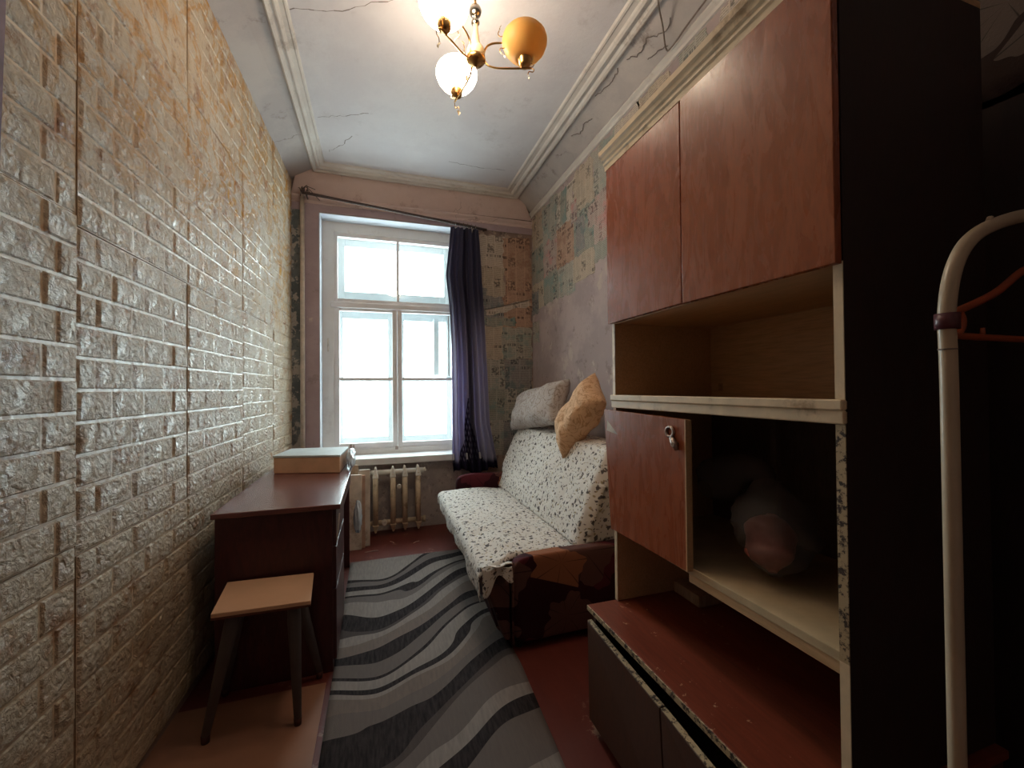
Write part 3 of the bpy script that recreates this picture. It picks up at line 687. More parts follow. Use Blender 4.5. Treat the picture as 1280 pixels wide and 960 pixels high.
keys = [(2.745, .645, .905), (2.62, .635, .915), (2.30, .60, .93), (2.0, .635, .945), (1.6, .655, .965), (1.2, .655, .985), (.9, .650, 1.0), (.7, .645, 1.04), (.60, .645, 1.06), (.49, .655, 1.075)]
def ext(z):
    for (z0, a0, b0), (z1, a1, b1) in zip(keys, keys[1:]):
        if z1 <= z <= z0:
            k_ = (z0 - z) / (z0 - z1); return a0 + (a1 - a0) * k_, b0 + (b1 - b0) * k_
    return keys[-1][1:]
def cfn(u, v):
    z = 2.745 - (2.745 - .49) * (1 - v); z = .49 + (2.745 - .49) * v
    a, b_ = ext(z); amp = .018 + .022 * (1 - v)
    x = a + (b_ - a) * u; y = 3.815 + amp * math.sin(u * 2 * math.pi * 6.5 + .8 * math.sin(v * 3)) + .012 * math.sin(u * 21 + v * 4) - (.02 * (1 - v) if v < .2 else 0)
    if v < .16: z += .03 * math.sin(u * 9) * (1 - v / .16)
    return (x, min(y, 3.885), z)
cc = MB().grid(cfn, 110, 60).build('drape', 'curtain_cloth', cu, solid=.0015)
for i in range(7):
    x = .66 + i * .038; q = 3.852; zr = 2.885 - .11 * (x + .585) / 1.585
    MB().tube([(x, q + .016 * math.cos(a), zr + .001 + .017 * math.sin(a)) for a in [j * math.pi / 5 for j in range(11)]], .0022, 5, False).build('ring', 'steel_silver', cu)
for i in range(4): MB().tube([(.67 + i * .06, 3.84, 2.75), (.668 + i * .06, 3.835, 2.715)], [.007, .003], 6).build('clip', 'white_scrap', cu)

# ------------------------------------------------------------------ rug and linoleum
def rugfn(u, v):
    y = .75 + (3.235 - .75) * v; x0 = -.192; x1 = .575 + .035 * min(1, max(0, (y - 1.2) / .6)); return (x0 + (x1 - x0) * u, y, .0115 + .0018 * mnoise.noise((u * 5, v * 9, 0)))
b = MB().grid(rugfn, 30, 70)
rug = b.build('rug', 'rug_pile', org=(.2, 2.0, .0)); s_ = rug.modifiers.new('solid', 'SOLIDIFY'); s_.thickness = .009; s_.offset = -1
setp(rug, 'grey and black runner rug with wavy stripes along the floor', 'rug')
lino = MB().box(-.80, -.215, .3, 1.96, .0005, .004)
setp(lino.build('linoleum_sheet', 'tan_lino', org=(-.5, 1.2, 0)), 'tan linoleum offcut on the floor under the stool', 'linoleum')
for x, y, a, L_, lb in ((-.10, 3.42, .1, .10, 'longest pale splinter of flaked paint, lying beside the leaning boards'), (.12, 3.56, 2.2, .05, 'short pale paint splinter on the red floor under the radiator middle'), (.27, 3.50, .6, .06, 'pale paint splinter on the red floor, nearest the sofa')):
    setp(MB().tube([(x, y, .004), (x + L_ * math.cos(a) * .5, y + L_ * math.sin(a) * .5, .007), (x + L_ * math.cos(a), y + L_ * math.sin(a), .004)], .0028, 5).build('paint_flake', 'white_scrap', org=(x, y, 0)), lb, 'debris')

# ------------------------------------------------------------------ desk
desk = thing('desk', (-.41, 2.6, 0), 'dark reddish-brown wooden desk pushed against the brick-patterned wall', 'desk')
MB().hexa([(-.655, 2.01, .724), (-.160, 2.005, .724), (-.655, 3.22, .724), (-.165, 3.22, .724), (-.655, 2.01, .746), (-.160, 2.005, .746), (-.655, 3.22, .746), (-.165, 3.22, .746)]).build('desktop', 'desk_top', desk, .003)
box_obj('side_panel', (-.645, -.195, 2.03, 2.05, 0, .724), 'desk_dark', desk)
box_obj('side_panel', (-.645, -.195, 3.18, 3.20, 0, .724), 'desk_dark', desk)
box_obj('back_panel', (-.645, -.63, 2.05, 3.18, .1, .724), 'desk_dark', desk)
box_obj('inner_panel', (-.645, -.195, 2.47, 2.49, .04, .724), 'desk_dark', desk)
for k_, (z0, z1) in enumerate(((.05, .36), (.365, .55), (.555, .715))):
    d = box_obj('drawer' if k_ else 'door', (-.20, -.18, 2.04, 2.475, z0, z1), 'desk_dark', desk)
box_obj('modesty_rail', (-.20, -.185, 2.49, 3.18, .60, .724), 'desk_dark', desk)
MB().hexa([(-.178, 2.027, .58), (-.175, 2.027, .58), (-.178, 2.033, .58), (-.175, 2.033, .58), (-.168, 2.024, .70), (-.163, 2.024, .70), (-.168, 2.03, .70), (-.163, 2.03, .70)]).build('chipped_edging', 'white_scrap', desk)
box_obj('plinth', (-.64, -.21, 2.05, 2.47, 0, .05), 'black_void', desk)

# box on the desk and the wrapping beside it
bx = thing('storage_box', (-.42, 2.95, .747), 'tan cardboard box with pale grey lid on the desk', 'box')
A = [(-.605, 2.87), (-.222, 2.76), (-.56, 3.18), (-.20, 3.14)]
MB().hexa([(x, y, .747) for x, y in A] + [(x, y, .842) for x, y in A]).build('carton', 'card_tan', bx, .004)
cx_ = sum(a[0] for a in A) / 4; cy_ = sum(a[1] for a in A) / 4
B = [(cx_ + (x - cx_) * 1.02, cy_ + (y - cy_) * 1.02) for x, y in A]
MB().hexa([(x, y, .8425) for x, y in B] + [(x, y, .856) for x, y in B]).build('lid', 'card_lid', bx, .003)
def crumple(name, c, s_, mat, lab, catg, seed, grp=None, n=28):
    rr_ = random.Random(seed); off = Vector((rr_.random() * 9, rr_.random() * 9, rr_.random() * 9))
    def fn(u, v):
        th = u * 2 * math.pi; ph = v * math.pi; d = Vector((math.cos(th) * math.sin(ph), math.sin(th) * math.sin(ph), math.cos(ph)))
        k_ = 1 + .35 * mnoise.noise(d * 2.2 + off) + .18 * mnoise.noise(d * 6 + off)
        return (c[0] + d.x * s_[0] * k_, c[1] + d.y * s_[1] * k_, max(c[2] - s_[2], c[2] + d.z * s_[2] * k_))
    o = MB().grid(fn, n, n // 2).build(name, mat, org=(c[0], c[1], c[2] - s_[2])); return setp(o, lab, catg, grp)
crumple('plastic_wrapping', (-.170, 2.98, .803), (.026, .17, .055), 'wrap_film', 'crumpled clear plastic wrapping squeezed beside the cardboard box', 'plastic', 5)
crumple('plastic_bag', (-.130, 2.99, .40), (.026, .06, .10), 'wrap_film', 'crumpled whitish plastic bag hanging off the desk side', 'bag', 8)

# boards standing behind the desk
def board(x0, x1, y, z1, th, lean, mat, lab, slant=0):
    b = MB(); b.hexa([(x0, y, .0), (x1, y, .0), (x0, y + th, .0), (x1, y + th, .0), (x0 + slant, y + lean, z1), (x1 + slant, y + lean, z1), (x0 + slant, y + th + lean, z1), (x1 + slant, y + th + lean, z1)])
    setp(b.build('board', mat, bevel=.003, org=((x0 + x1) / 2, y, 0)), lab, 'board')
board(-.225, -.125, 3.50, .575, .018, .06, 'board_white', 'nearest pale board leaning between desk and radiator')
board(-.155, -.100, 3.53, .560, .018, .07, 'board_warm', 'narrow warm brown board, middle one leaning beside radiator')
board(-.150, -.064, 3.56, .60, .018, .07, 'board_white', 'rearmost pale board leaning beside the radiator')
board(-.26, -.155, 3.62, .63, .012, .07, 'pale_board', 'short tan plank standing behind the other leaning boards')

# ------------------------------------------------------------------ stool
stool = thing('stool', (-.43, 1.90, .0), 'square stool with tan laminate seat and splayed grey legs', 'stool')
S = [(-.567, 1.745), (-.243, 1.738), (-.596, 2.018), (-.268, 2.000)]
MB().hexa([(x, y, .446) for x, y in S] + [(x, y, .462) for x, y in S]).build('seat', 'stool_seat', stool, .003)
cx_ = -.418; cy_ = 1.875
MB().hexa([(cx_ + (x - cx_) * .995, cy_ + (y - cy_) * .995, .438) for x, y in S] + [(cx_ + (x - cx_) * .995, cy_ + (y - cy_) * .995, .446) for x, y in S]).build('seat_edge', 'stool_edge', stool, .001)
feet = [(-.588, 1.763), (-.290, 1.750), (-.602, 2.012), (-.247, 2.006)]
for (fx, fy), (sx, sy) in zip(feet, S):
    tx, ty = cx_ + (sx - cx_) * .62, cy_ + (sy - cy_) * .62
    lg = MB().tube([(tx, ty, .439), (tx + (fx - tx) * .12, ty + (fy - ty) * .12, .375), (fx, fy, .03)], [.022, .024, .0135], 14).build('leg', 'stool_leg', stool)
    MB().tube([(fx, fy, .031), (fx, fy, .0045)], [.0145, .013], 14).build('foot_cap', 'foot_brown', lg)
MB().box(-.55, -.30, 1.78, 1.97, .42, .438).build('apron', 'stool_edge', stool, .003)

# ------------------------------------------------------------------ sofa
sofa = thing('sofa', (.9, 2.75, 0), 'low sofa bed with burgundy leaf-print upholstery', 'sofa')
def softbox(x0, x1, y0, y1, z0, z1, seed=0, amp=.008, r=.03, n=26):
    """rounded padded block"""
    def fn(u, v):
        th = u * 2 * math.pi; ph = (v - .5) * math.pi
        e = .22
        sg = lambda q, p_: math.copysign(abs(q) ** p_, q)
        d = Vector((sg(math.cos(th), e) * sg(math.cos(ph), e), sg(math.sin(th), e) * sg(math.cos(ph), e), sg(math.sin(ph), e)))
        p_ = Vector(((x0 + x1) / 2 + d.x * (x1 - x0) / 2, (y0 + y1) / 2 + d.y * (y1 - y0) / 2, (z0 + z1) / 2 + d.z * (z1 - z0) / 2))
        k_ = mnoise.noise(p_ * 6 + Vector((seed, 0, 0))) * amp
        return p_ - d * (amp - k_)
    return MB().grid(fn, n * 2, n)
softbox(.60, 1.44, 1.885, 1.985, .03, .455, 1).build('armrest', 'leaf_fabric', sofa)
softbox(.62, 1.40, 3.50, 3.60, .03, .53, 2).build('armrest', 'leaf_fabric', sofa)
MB().tube([(.602, 1.889, .43), (.600, 1.886, .2), (.602, 1.889, .05)], .006, 6).build('piping', 'leaf_fabric', sofa)
b = MB(); b.hexa([(.56, 1.99, .05), (1.30, 1.99, .05), (.60, 3.50, .05), (1.30, 3.50, .05), (.475, 1.99, .33), (1.30, 1.99, .33), (.50, 3.50, .33), (1.30, 3.50, .33)])
b.build('base', 'leaf_fabric', sofa, .02)
b = MB(); b.hexa([(.57, 1.90, .06), (.596, 1.90, .06), (.57, 1.99, .05), (.596, 1.99, .05), (.475, 1.915, .33), (.596, 1.915, .33), (.475, 1.99, .33), (.596, 1.99, .33)])
b.build('front_corner', 'leaf_fabric', sofa, .015)
softbox(1.20, 1.44, 2.02, 3.50, .33, .875, 4, .01).build('backrest', 'leaf_fabric', sofa)
for x, y in ((.65, 1.95), (1.35, 1.95), (.67, 3.54), (1.35, 3.54)): MB().tube([(x, y, 0), (x, y, .05)], [.018, .024], 10).build('foot', 'black_void', sofa)
# sheet drawn over seat and back
sheetc = thing('sofa_sheet', (.75, 2.75, .40), 'white cotton sheet printed with small dark sprigs, spread over the sofa', 'bed sheet')
def wr(x, y, z, a=.006): return a * mnoise.noise((x * 7, y * 7, z * 7)) + a * .5 * mnoise.noise((x * 19, y * 19, z * 19 + 3))
def seatfn(u, v):   # u: from front hem over edge to back seam ; v along Y
    y0 = 1.895 if u < .38 else 1.992
    if .30 < u < .42: y0 = 1.895 + (1.992 - 1.895) * min(1, max(0, (u - .30) / .12))
    y = y0 + (3.495 - y0) * v
    xf = .445 + .018 * (y - 1.9)
    if u < .12:
        k_ = u / .12; x = xf - .006 + .008 * math.sin(y * 17) * (1 - k_); z = .315 + .075 * k_ + .012 * math.sin(y * 6) * (1 - k_)
        z -= .035 * max(0, 1 - (y - 1.89) / .3) * (1 - k_)
    elif u < .2:
        k_ = (u - .12) / .08; x = xf + .035 * (1 - math.cos(k_ * math.pi / 2)); z = .39 + .03 * math.sin(k_ * math.pi / 2)
    else:
        k_ = (u - .2) / .8; x = xf + .035 + (1.0 - xf - .035) * k_; z = .42 + .012 * math.sin(k_ * math.pi) - .01 * k_
    e = min(1, (v * 1.6) / .04) if u > .12 else 1
    z -= .02 * (1 - e) ** 2
    if y > 3.40: z -= .02 * ((y - 3.40) / .1) ** 2
    return (x, y, z + wr(x, y, z, .009))
def suv(u, v): return (u * .75, v * 1.6)
MB().grid(seatfn, 70, 120, uvs=suv).build('seat_cover', 'sprig_sheet', sheetc, solid=.004)
def backfn(u, v):   # u from seam up over the top, v along Y
    ya, yb = 1.99 - .05 * min(1, u * 1.2) * 0, 3.60
    y = 1.965 + (3.60 - 1.965) * v
    if v < .03: pass
    if u < .78:
        k_ = u / .78; x = .995 + .20 * k_ + .0; z = .415 + .495 * k_; x -= .022 * math.sin(k_ * math.pi)
    else:
        k_ = (u - .78) / .22; x = 1.195 + .045 * math.sin(k_ * math.pi / 2) + .13 * k_; z = .91 + .022 * math.sin(min(1, k_ * 1.6) * math.pi / 2)
    edge = max(0, 1 - v / .045); x += .05 * edge ** 2; edge2 = max(0, 1 - (1 - v) / .05); x += .06 * edge2 ** 2
    z -= .035 * edge ** 2 * (u > .5) + .03 * edge2 ** 2 * (u > .5)
    if u < .75: y = min(y, 3.60 if z > .54 else 3.495)
    if z < .47: y = max(y, 1.99)
    return (x + wr(x, y, z, .011), y, z + wr(x, y + 3, z, .006))
MB().grid(backfn, 50, 110, uvs=lambda u, v: (u * .72 + 2, v * 1.63)).build('back_cover', 'sprig_sheet', sheetc, solid=.004)
def flap(u, v):   # end of the back, sheet tucked round the side
    k_ = v; xf = .995 + .20 * k_ + .03 * (1 - k_) * 0; x = xf + .04 + (1.41 - xf - .04) * u; z = .43 + .475 * k_ - .05 * max(0, u - .6) * k_
    return (x, 1.972 + .012 * math.sin(v * 11 + u * 3) * u + .01 * (1 - u), z)
MB().grid(flap, 14, 24, uvs=lambda u, v: (u * .3 + 5, v * .5)).build('side_flap', 'sprig_sheet', sheetc, solid=.004)
# near bunched corner of the sheet
def bun(u, v):
    x = .455 + .145 * u; y = 1.895 - .012 * math.sin(u * 9) - .012; z = .415 - (.10 + .03 * math.sin(u * 7 + 1) - .06 * u) * (1 - v)
    return (x, y + .01 * (v), z)
MB().grid(bun, 24, 10, uvs=lambda u, v: (u * .2 + 1, v * .12)).build('gathered_corner', 'sprig_sheet', sheetc, solid=.003)
MB().grid(lambda u, v: (.452 + .15 * u, 1.884 + .022 * v, .424 + .006 * math.sin(u * 9)), 16, 3, uvs=lambda u, v: (u * .2, v * .03)).build('folded_edge', 'sprig_sheet', sheetc, solid=.003)

# pillows
def pillow(name, c, ax_u, ax_v, W, H, T, mat, lab, seed, grp=None):
    U = Vector(ax_u).normalized(); V = Vector(ax_v); V = (V - U * V.dot(U)).normalized(); Nn = U.cross(V)
    c = Vector(c)
    def side(sg):
        def fn(a, b_):
            u, v = a * 2 - 1, b_ * 2 - 1
            w_ = W / 2 * (1 - .07 * (1 - v * v)); h = H / 2 * (1 - .07 * (1 - u * u))
            t_ = T / 2 * (max(0, (1 - u ** 4)) * max(0, (1 - v ** 4))) ** .55
            p_ = c + U * u * w_ + V * v * h + Nn * sg * t_
            nn = mnoise.noise(p_ * 9 + Vector((seed, sg, 0))) + .5 * mnoise.noise(p_ * 22 + Vector((seed, 0, 0)))
            return p_ + Nn * sg * nn * .022 * (t_ / (T / 2)) + V * .015 * mnoise.noise((u * 3, seed, 1)) 
        return fn
    b = MB().grid(side(1), 26, 26); b.grid(side(-1), 26, 26)
    o = b.build(name, mat, org=c - V * H / 2)
    bm = bmesh.new(); bm.from_mesh(o.data); bmesh.ops.remove_doubles(bm, verts=bm.verts, dist=.0008); bmesh.ops.recalc_face_normals(bm, faces=bm.faces); bm.to_mesh(o.data); bm.free()
    return setp(o, lab, 'pillow', grp)
pillow('pillow', (1.235, 3.17, 1.10), (-.10, 1, -.14), (.40, .0, 1), .84, .36, .20, 'pillow_grey', 'long grey patterned pillow lying along the top of the sofa back', 2)
pillow('pillow', (1.235, 2.44, 1.075), (.25, -.60, .76), (.30, .72, .60), .50, .32, .19, 'pillow_peach', 'peach patterned pillow standing on its corner near the wall unit', 6)

# ------------------------------------------------------------------ wall unit
unit = thing('wall_unit', (1.07, .98, 0), 'tall wall unit with red-brown doors, open niche and dark end panel', 'wall unit')
x0, x1, ya, yb = .85, 1.30, .565, 1.393
dt = .457
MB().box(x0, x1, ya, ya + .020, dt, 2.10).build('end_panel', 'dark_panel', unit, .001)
MB().box(x0 - .002, x0 + .001, ya + .001, ya + .019, 1.222, 1.49).build('edge_strip', 'cream_paint', unit)
MB().box(x0 - .002, x0 + .001, ya + .001, ya + .019, .72, 1.175).build('edge_strip', 'chipped_cream', unit)
MB().box(x0 - .002, x0 + .001, ya + .001, ya + .019, dt, .72).build('edge_strip', 'cream_paint', unit)
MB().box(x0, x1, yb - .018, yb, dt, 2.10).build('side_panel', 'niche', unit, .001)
MB().box(x0 - .002, x0 + .001, yb - .017, yb - .001, 1.222, 1.49).build('edge_strip', 'cream_paint', unit)
MB().box(x0 - .002, x0 + .001, yb - .017, yb - .001, dt, .72).build('edge_strip', 'cream_paint', unit)
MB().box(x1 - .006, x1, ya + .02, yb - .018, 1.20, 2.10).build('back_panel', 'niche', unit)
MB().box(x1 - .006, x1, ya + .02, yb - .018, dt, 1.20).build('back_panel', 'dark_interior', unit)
MB().box(x0, x1 - .006, ya + .02, yb - .018, 1.490, 1.508).build('shelf', 'niche', unit)
MB().box(x0, x1 - .006, ya + .02, yb - .018, 2.082, 2.10).build('top_board', 'niche', unit)
MB().box(x0 + .004, x1 - .006, ya + .02, yb - .018, 1.182, 1.205).build('shelf', 'niche', unit)
b = MB(); b.box(x0 - .012, x0 + .006, ya, yb + .004, 1.203, 1.224); b.box(x0 - .007, x0 + .006, ya, yb + .004, 1.176, 1.203); b.build('shelf_rail', 'cream_paint', unit, .003)
MB().box(x0, x1 - .006, ya + .02, yb - .018, .715, .735).build('shelf', 'shelf_cream', unit, .001)
MB().box(x0 + .002, x0 + .02, ya + .02, 1.0, .690, .716).build('shelf_apron', 'niche', unit, .001)
MB().box(1.19, 1.208, 1.0, 1.02, .735, 1.182).build('inner_batten', 'dark_interior', unit)
MB().box(1.272, 1.294, 1.315, 1.329, 1.235, 1.265).build('bracket', 'niche', unit, .001)
# upper doors
dl = MB().box(x0 - .018, x0 - .001, .992, 1.398, 1.492, 2.094).build('door', 'cabinet_red', unit, .002)
dr = MB().hexa([(x0 - .020, .566, 1.484), (x0 - .003, .566, 1.484), (x0 - .020, .987, 1.490), (x0 - .003, .987, 1.490), (x0 - .020, .566, 2.094), (x0 - .003, .566, 2.094), (x0 - .020, .987, 2.094), (x0 - .003, .987, 2.094)]).build('door', 'cabinet_red', unit, .002)
# lower left door, hung slightly askew
ld = MB(); ld.hexa([(x0 - .018, .985, .728), (x0 - .001, .985, .728), (x0 - .018, 1.392, .722), (x0 - .001, 1.392, .722), (x0 - .018, .985, 1.158), (x0 - .001, .985, 1.158), (x0 - .018, 1.432, 1.168), (x0 - .001, 1.432, 1.168)])
ldo = ld.build('door', 'cabinet_red', unit, .0015)
MB().hexa([(x0 - .0195, .981, .728), (x0 + .001, .981, .728), (x0 - .0195, .986, .728), (x0 + .001, .986, .728), (x0 - .0195, .981, 1.158), (x0 + .001, .981, 1.158), (x0 - .0195, .986, 1.158), (x0 + .001, .986, 1.158)]).build('edge_strip', 'niche', ldo)
b = MB(); b.quad((x0 - .0186, 1.408, 1.128), (x0 - .0186, 1.335, 1.080), (x0 - .0186, 1.412, 1.088)); b.build('peeled_veneer', 'white_scrap', ldo)
b = MB(); b.tube([(x0 - .022, 1.045 + .017 * math.cos(a), 1.118 + .015 * math.sin(a)) for a in [j * math.pi / 5 for j in range(11)]], .0045, 6, False)
b.tube([(x0 - .024, 1.035, 1.103), (x0 - .026, 1.022, 1.085), (x0 - .024, 1.014, 1.068)], [.007, .010, .006], 8); b.tube([(x0 - .018, 1.02, 1.085), (x0 - .034, 1.02, 1.085)], .008, 8); b.build('hasp', 'metal_latch', ldo)
# crown moulding on top
b = MB(); prof = [(.0, 2.076), (.016, 2.076), (.018, 2.092), (.023, 2.096), (.024, 2.106), (.030, 2.110), (.034, 2.122), (.041, 2.127), (.044, 2.142), (.0, 2.142)]
for (a, za), (c_, zc) in zip(prof, prof[1:] + prof[:1]): b.quad((x0 - .004 - a, ya, za), (x0 - .004 - a, yb + .01, za), (x0 - .004 - c_, yb + .01, zc), (x0 - .004 - c_, ya, zc))
b.quad(*[(x0 - .004 - a, ya, z_) for a, z_ in prof]); b.quad(*[(x0 - .004 - a, yb + .01, z_) for a, z_ in prof])
b.build('crown', 'cream_paint', unit)
MB().box(x0 - .006, x1, ya, yb, 2.10, 2.115).build('top_board', 'niche', unit)
blk = MB().box(1.095, 1.20, 1.235, 1.37, dt, .498)
setp(blk.build('wood_block', 'pale_board', org=(1.15, 1.3, dt), bevel=.002), 'small pale wooden block tucked under the open shelf of the wall unit', 'block')

# lower cabinet
low = thing('low_cabinet', (1.0, .98, 0), 'low drop-front cabinet with scuffed red-brown painted top', 'cabinet')
MB().box(.73, 1.30, .545, 1.388, .438, .456).build('cabinet_top', 'dresser_top_paint', low, .002)
MB().box(.727, .7305, .545, 1.388, .439, .455).build('edge_strip', 'chipped_cream', low)
MB().box(.75, 1.30, .555, .573, .05, .438).build('side_panel', 'dresser_front', low)
MB().box(.75, 1.30, 1.365, 1.383, .05, .438).build('side_panel', 'dresser_front', low)
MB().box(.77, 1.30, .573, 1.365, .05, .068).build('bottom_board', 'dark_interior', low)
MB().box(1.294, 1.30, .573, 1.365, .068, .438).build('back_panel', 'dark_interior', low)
b = MB(); b.hexa([(.730, .50, .045), (.748, .50, .045), (.730, .955, .045), (.748, .955, .045), (.690, .50, .385), (.708, .50, .385), (.715, .955, .390), (.733, .955, .390)]); d2 = b.build('door', 'dresser_front', low, .0015)
b = MB(); b.hexa([(.730, .96, .045), (.748, .96, .045), (.730, 1.386, .045), (.748, 1.386, .045), (.715, .96, .390), (.733, .96, .390), (.727, 1.386, .398), (.745, 1.386, .398)]); d3 = b.build('door', 'dresser_front', low, .0015)
for dd, (xa, yA, za, xb_, yB, zb_) in ((d2, (.691, .50, .386, .716, .955, .391)), (d3, (.716, .96, .391, .728, 1.386, .399))):
    b = MB(); b.hexa([(xa, yA, za), (xa + .016, yA, za), (xb_, yB, zb_), (xb_ + .016, yB, zb_), (xa, yA, za + .002), (xa + .016, yA, za + .002), (xb_, yB, zb_ + .002), (xb_ + .016, yB, zb_ + .002)]); b.build('edge_strip', 'chipped_cream', dd)
MB().box(.80, .84, 1.32, 1.36, 0, .05).build('foot', 'black_void', low); MB().box(.80, .84, .60, .64, 0, .05).build('foot', 'black_void', low)
MB().box(1.20, 1.24, 1.32, 1.36, 0, .05).build('foot', 'black_void', low); MB().box(1.20, 1.24, .60, .64, 0, .05).build('foot', 'black_void', low)

# plastic bag of pink goods in the open compartment
bag = thing('plastic_bag', (1.05, .86, .736), 'knotted translucent plastic bag of pink goods lying on the open shelf', 'bag')
def blob(path, rad, seed, amp, nn=18, m_=26):
    P = cat(path, m_ // (len(path) - 1)); K = len(P)
    def rad_at(k_):
        q = k_ * (len(rad) - 1); i = min(int(q), len(rad) - 2); f = q - i; f = f * f * (3 - 2 * f); return rad[i] + (rad[i + 1] - rad[i]) * f
    def fn(u, v):
        i = min(int(u * (K - 1)), K - 2); f = u * (K - 1) - i; c = P[i].lerp(P[i + 1], f); t_ = (P[i + 1] - P[i]).normalized()
        a = t_.cross(Vector((0, 0, 1))).normalized(); b_ = a.cross(t_); th = v * 2 * math.pi
        d = a * math.cos(th) + b_ * math.sin(th); r = rad_at(u); q = c + d * r
        q = q + d * r * amp * (mnoise.noise(q * 14 + Vector((seed, 0, 0))) + .5 * mnoise.noise(q * 40 + Vector((seed, 0, 0))))
        q.z = max(q.z, .738); return q
    return MB().grid(fn, 40, nn)
blob([(.965, .82, .765), (1.0, .85, .83), (1.05, .90, .92), (1.09, .94, .975)], [.012, .066, .098, .092, .055, .02], 3, .25).build('bag_body', 'bag_film', bag)
blob([(1.08, .93, .97), (1.10, 1.0, 1.0), (1.09, 1.08, .97), (1.07, 1.17, .90)], [.022, .03, .045, .06, .07, .03], 5, .35).build('bag_neck', 'bag_film', bag)
blob([(.972, .832, .768), (1.0, .86, .83), (1.04, .89, .89)], [.012, .055, .066, .014], 8, .3, 16, 20).build('contents', 'pink_goods', bag)

# ------------------------------------------------------------------ right wall by the rack, rack and hanger
sheet(wall_right, pr_, .40, .80, 1.95, 2.5, 'leaf_paper', 900, .004, .02)
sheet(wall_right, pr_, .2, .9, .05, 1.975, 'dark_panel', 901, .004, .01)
rack = thing('clothes_rack', (1.05, .40, 0), 'cream tubular clothes rack with rounded corner beside the wall unit', 'clothes rack')
pts = cat([(.823, .40, .03), (.823, .40, .7), (.822, .40, 1.25), (.820, .40, 1.36), (.846, .40, 1.44), (.907, .40, 1.492), (1.03, .40, 1.532), (1.12, .40, 1.54), (1.25, .40, 1.54), (1.36, .40, 1.52), (1.415, .40, 1.45), (1.43, .40, 1.33), (1.43, .40, .7), (1.43, .40, .03)], 6)
MB().tube(pts, .0105, 16).build('frame', 'rack_tube', rack)
for x in (.823, 1.43): MB().tube([(x, .22, .015), (x, .40, .03), (x, .56 if x > 1 else .52, .015)], .0105, 12).build('foot', 'rack_tube', rack)
MB().tube([(.8205, .40, 1.303), (.8205, .40, 1.305)], .0112, 16).build('joint', 'grime', rack)
MB().tube([(.8205, .40, 1.334), (.8205, .40, 1.358)], .0145, 16).build('clip', 'rack_clip', rack)
MB().tube([(.93, .40, 1.505), (.935, .40, 1.518)], [.006, .004], 8).build('stud', 'rack_tube', rack)
hg = thing('clothes_hanger', (1.13, .425, 1.33), 'orange-brown plastic hanger hanging inside the rack frame', 'hanger')
y = .425
MB().tube(cat([(.862, y, 1.335), (.856, y, 1.347), (.866, y, 1.360), (.905, y, 1.372), (1.00, y, 1.405), (1.13, y, 1.462), (1.26, y, 1.405), (1.35, y, 1.372), (1.385, y, 1.36), (1.393, y, 1.347), (1.387, y, 1.335)], 6), .0062, 10).build('shoulder', 'hanger_plastic', hg)
MB().tube(cat([(.862, y, 1.335), (.90, y, 1.330), (1.13, y, 1.329), (1.35, y, 1.330), (1.387, y, 1.335)], 5), .0058, 10).build('trouser_bar', 'hanger_plastic', hg)
MB().tube(cat([(.900, y, 1.371), (.910, y, 1.358), (.908, y, 1.343), (.895, y, 1.331)], 6), .0055, 10).build('notch_loop', 'hanger_plastic', hg)
MB().tube([(.868, y - .008, 1.343), (.868, y - .012, 1.343)], .0045, 10).build('peg', 'rack_tube', hg)
MB().tube([(.965, y, 1.330), (.965, y, 1.345)], [.004, .003], 8).build('peg', 'hanger_plastic', hg)
MB().tube(cat([(1.13, y, 1.462), (1.13, y, 1.50), (1.145, y, 1.535), (1.13, y - .012, 1.560), (1.11, y - .02, 1.554)], 6), .0025, 8).build('hook', 'steel_silver', hg)

# ------------------------------------------------------------------ cable on the cornice
MB_c = MB().tube(cat([(1.20, 1.50, 3.100), (1.25, 1.62, 3.065), (1.36, 1.73, 3.05), (1.425, 1.79, 3.0), (1.435, 1.76, 2.985), (1.43, 1.62, 3.0), (1.43, 1.45, 3.01), (1.44, 1.1, 3.0), (1.44, .7, 3.0)], 6), .004, 6)
setp(MB_c.build('cable', 'wire', org=(1.44, 1.8, 2.96)), 'thin loose cable slung across the coving above the wall unit', 'cable')

# ------------------------------------------------------------------ chandelier
HX, HY = .412, 1.758
ch = thing('chandelier', (HX, HY, ZC), 'three-armed brass chandelier with bowl shades, one of them amber and unlit', 'chandelier')
c0 = (HX, HY, 0)
MB().lathe([(0, ZC), (.05, ZC), (.05, ZC - .02), (.03, ZC - .045), (.008, ZC - .05)], c0, 24).build('ceiling_rose', 'brass', ch)
MB().tube([(HX, HY, ZC - .04), (HX, HY, 2.90)], .005, 8).build('rod', 'brass', ch)
MB().lathe([(.004, 2.915), (.022, 2.908), (.028, 2.892), (.022, 2.875), (.008, 2.868)], c0, 20).build('upper_ball', 'steel_silver', ch)
MB().lathe([(.007, 2.87), (.010, 2.855), (.017, 2.848), (.018, 2.838), (.010, 2.832)], c0, 20).build('collar', 'steel_silver', ch)
MB().lathe([(.010, 2.835), (.013, 2.80), (.019, 2.755), (.024, 2.742), (.020, 2.738), (.034, 2.730), (.040, 2.715), (.040, 2.698), (.036, 2.690)], c0, 28).build('ceramic_stem', 'ceramic', ch)
MB().lathe([(.036, 2.692), (.042, 2.685), (.042, 2.675), (.034, 2.665), (.018, 2.658), (.006, 2.650), (0, 2.648)], c0, 28).build('hub', 'brass', ch)
dirs = [(.952, -.306), (-.211, .977), (-.741, -.671)]
lit = [False, True, True]
def rz(d, r, z, s_=0): return (HX + d[0] * r - d[1] * s_, HY + d[1] * r + d[0] * s_, z)
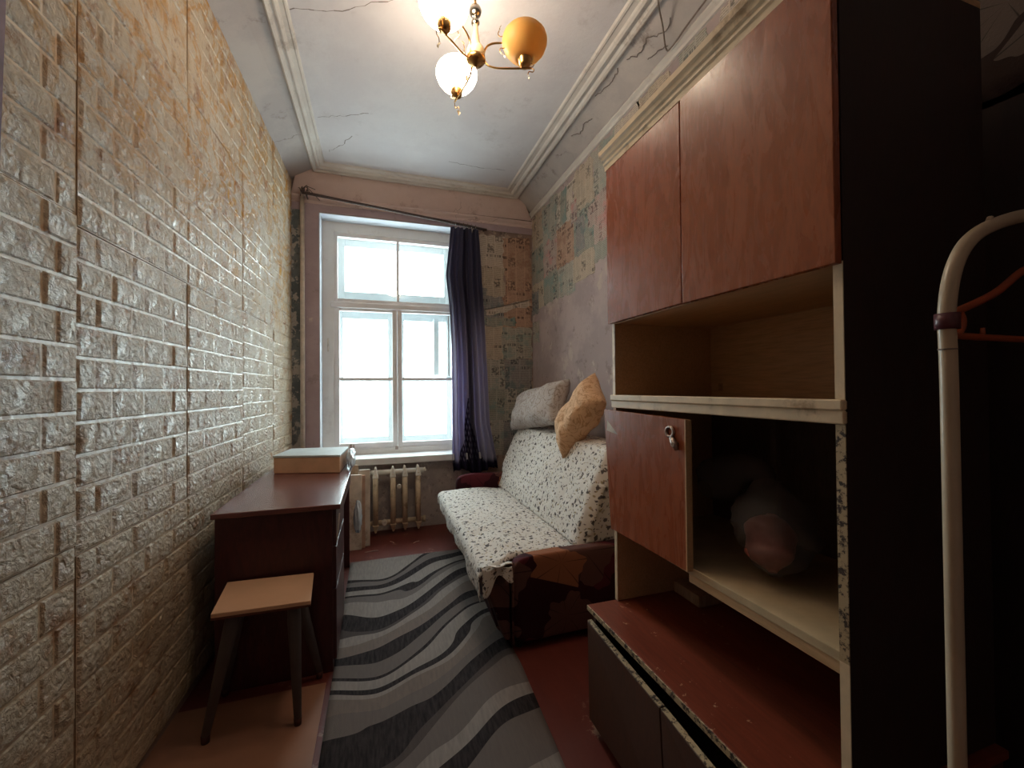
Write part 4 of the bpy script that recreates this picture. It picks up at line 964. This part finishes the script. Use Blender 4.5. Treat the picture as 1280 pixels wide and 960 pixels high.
for k_, d in enumerate(dirs):
    ar = MB().tube(cat([rz(d, .112, 2.752), rz(d, .075, 2.750), rz(d, .047, 2.735), rz(d, .036, 2.70), rz(d, .047, 2.660), rz(d, .085, 2.643), rz(d, .15, 2.640), rz(d, .240, 2.640)], 7), .0042, 8)
    arm = ar.build('arm', 'brass', ch)
    MB().tube([rz(d, .030, 2.70), rz(d, .040, 2.70)], .007, 8).build('arm_socket', 'brass', arm)
    for tp in (((.112, 2.752, 0), (.128, 2.765, .004), (.125, 2.785, .006), (.106, 2.787, .008), (.098, 2.80, .01), (.102, 2.815, .012)),
            ((.112, 2.752, 0), (.128, 2.742, -.004), (.124, 2.725, -.006), (.108, 2.720, -.01), (.106, 2.708, -.01), (.114, 2.695, -.012)),
            ((.215, 2.640, 0), (.245, 2.655, .012), (.252, 2.668, .016), (.240, 2.676, .02), (.232, 2.670, .018)),
            ((.238, 2.640, 0), (.252, 2.630, -.006), (.247, 2.616, -.01), (.230, 2.614, -.014), (.225, 2.600, -.016))):
        MB().tube(cat([rz(d, *q_) for q_ in tp], 6), .0021, 6).build('tendril', 'brass', arm)
    for (r_, z_, s_, ang) in ((.103, 2.815, .012, 1.2), (.116, 2.695, -.013, -1), (.226, 2.600, -.016, -1.4), (.234, 2.668, .02, 2.5)):
        q = Vector(rz(d, r_, z_, s_)); D = Vector((d[0] * math.cos(ang), d[1] * math.cos(ang), math.sin(ang))); S_ = Vector((-d[1], d[0], .3)).normalized(); L_ = .028
        up_ = D.cross(S_) * .003
        MB().quad(q, q + D * L_ * .25 + S_ * .006 + up_, q + D * L_ * .45 + S_ * .011, q + D * L_ * .6 + S_ * .005 + up_, q + D * L_, q + D * L_ * .6 - S_ * .005 + up_, q + D * L_ * .45 - S_ * .011, q + D * L_ * .25 - S_ * .006 + up_).build('leaf', 'gilt_leaf', arm, solid=.0009)
    sx, sy, _ = rz(d, .213, 0)
    MB().lathe([(0, 2.643), (.014, 2.643), (.022, 2.650), (.025, 2.656), (.032, 2.692), (.032, 2.700), (.026, 2.700)], (sx, sy, 0), 24).build('lamp_holder', 'brass', arm)
    sh = [(.024, 2.680), (.046, 2.685), (.068, 2.699), (.086, 2.722), (.0955, 2.746), (.0965, 2.762), (.091, 2.780), (.080, 2.794), (.074, 2.798)]
    so = MB().lathe(sh, (sx, sy, 0), 36).build('lamp_shade', 'shade_lit' if lit[k_] else 'shade_amber', arm, solid=.003)
    so['label'] = 'glowing white glass shade' if lit[k_] else 'unlit amber glass shade'
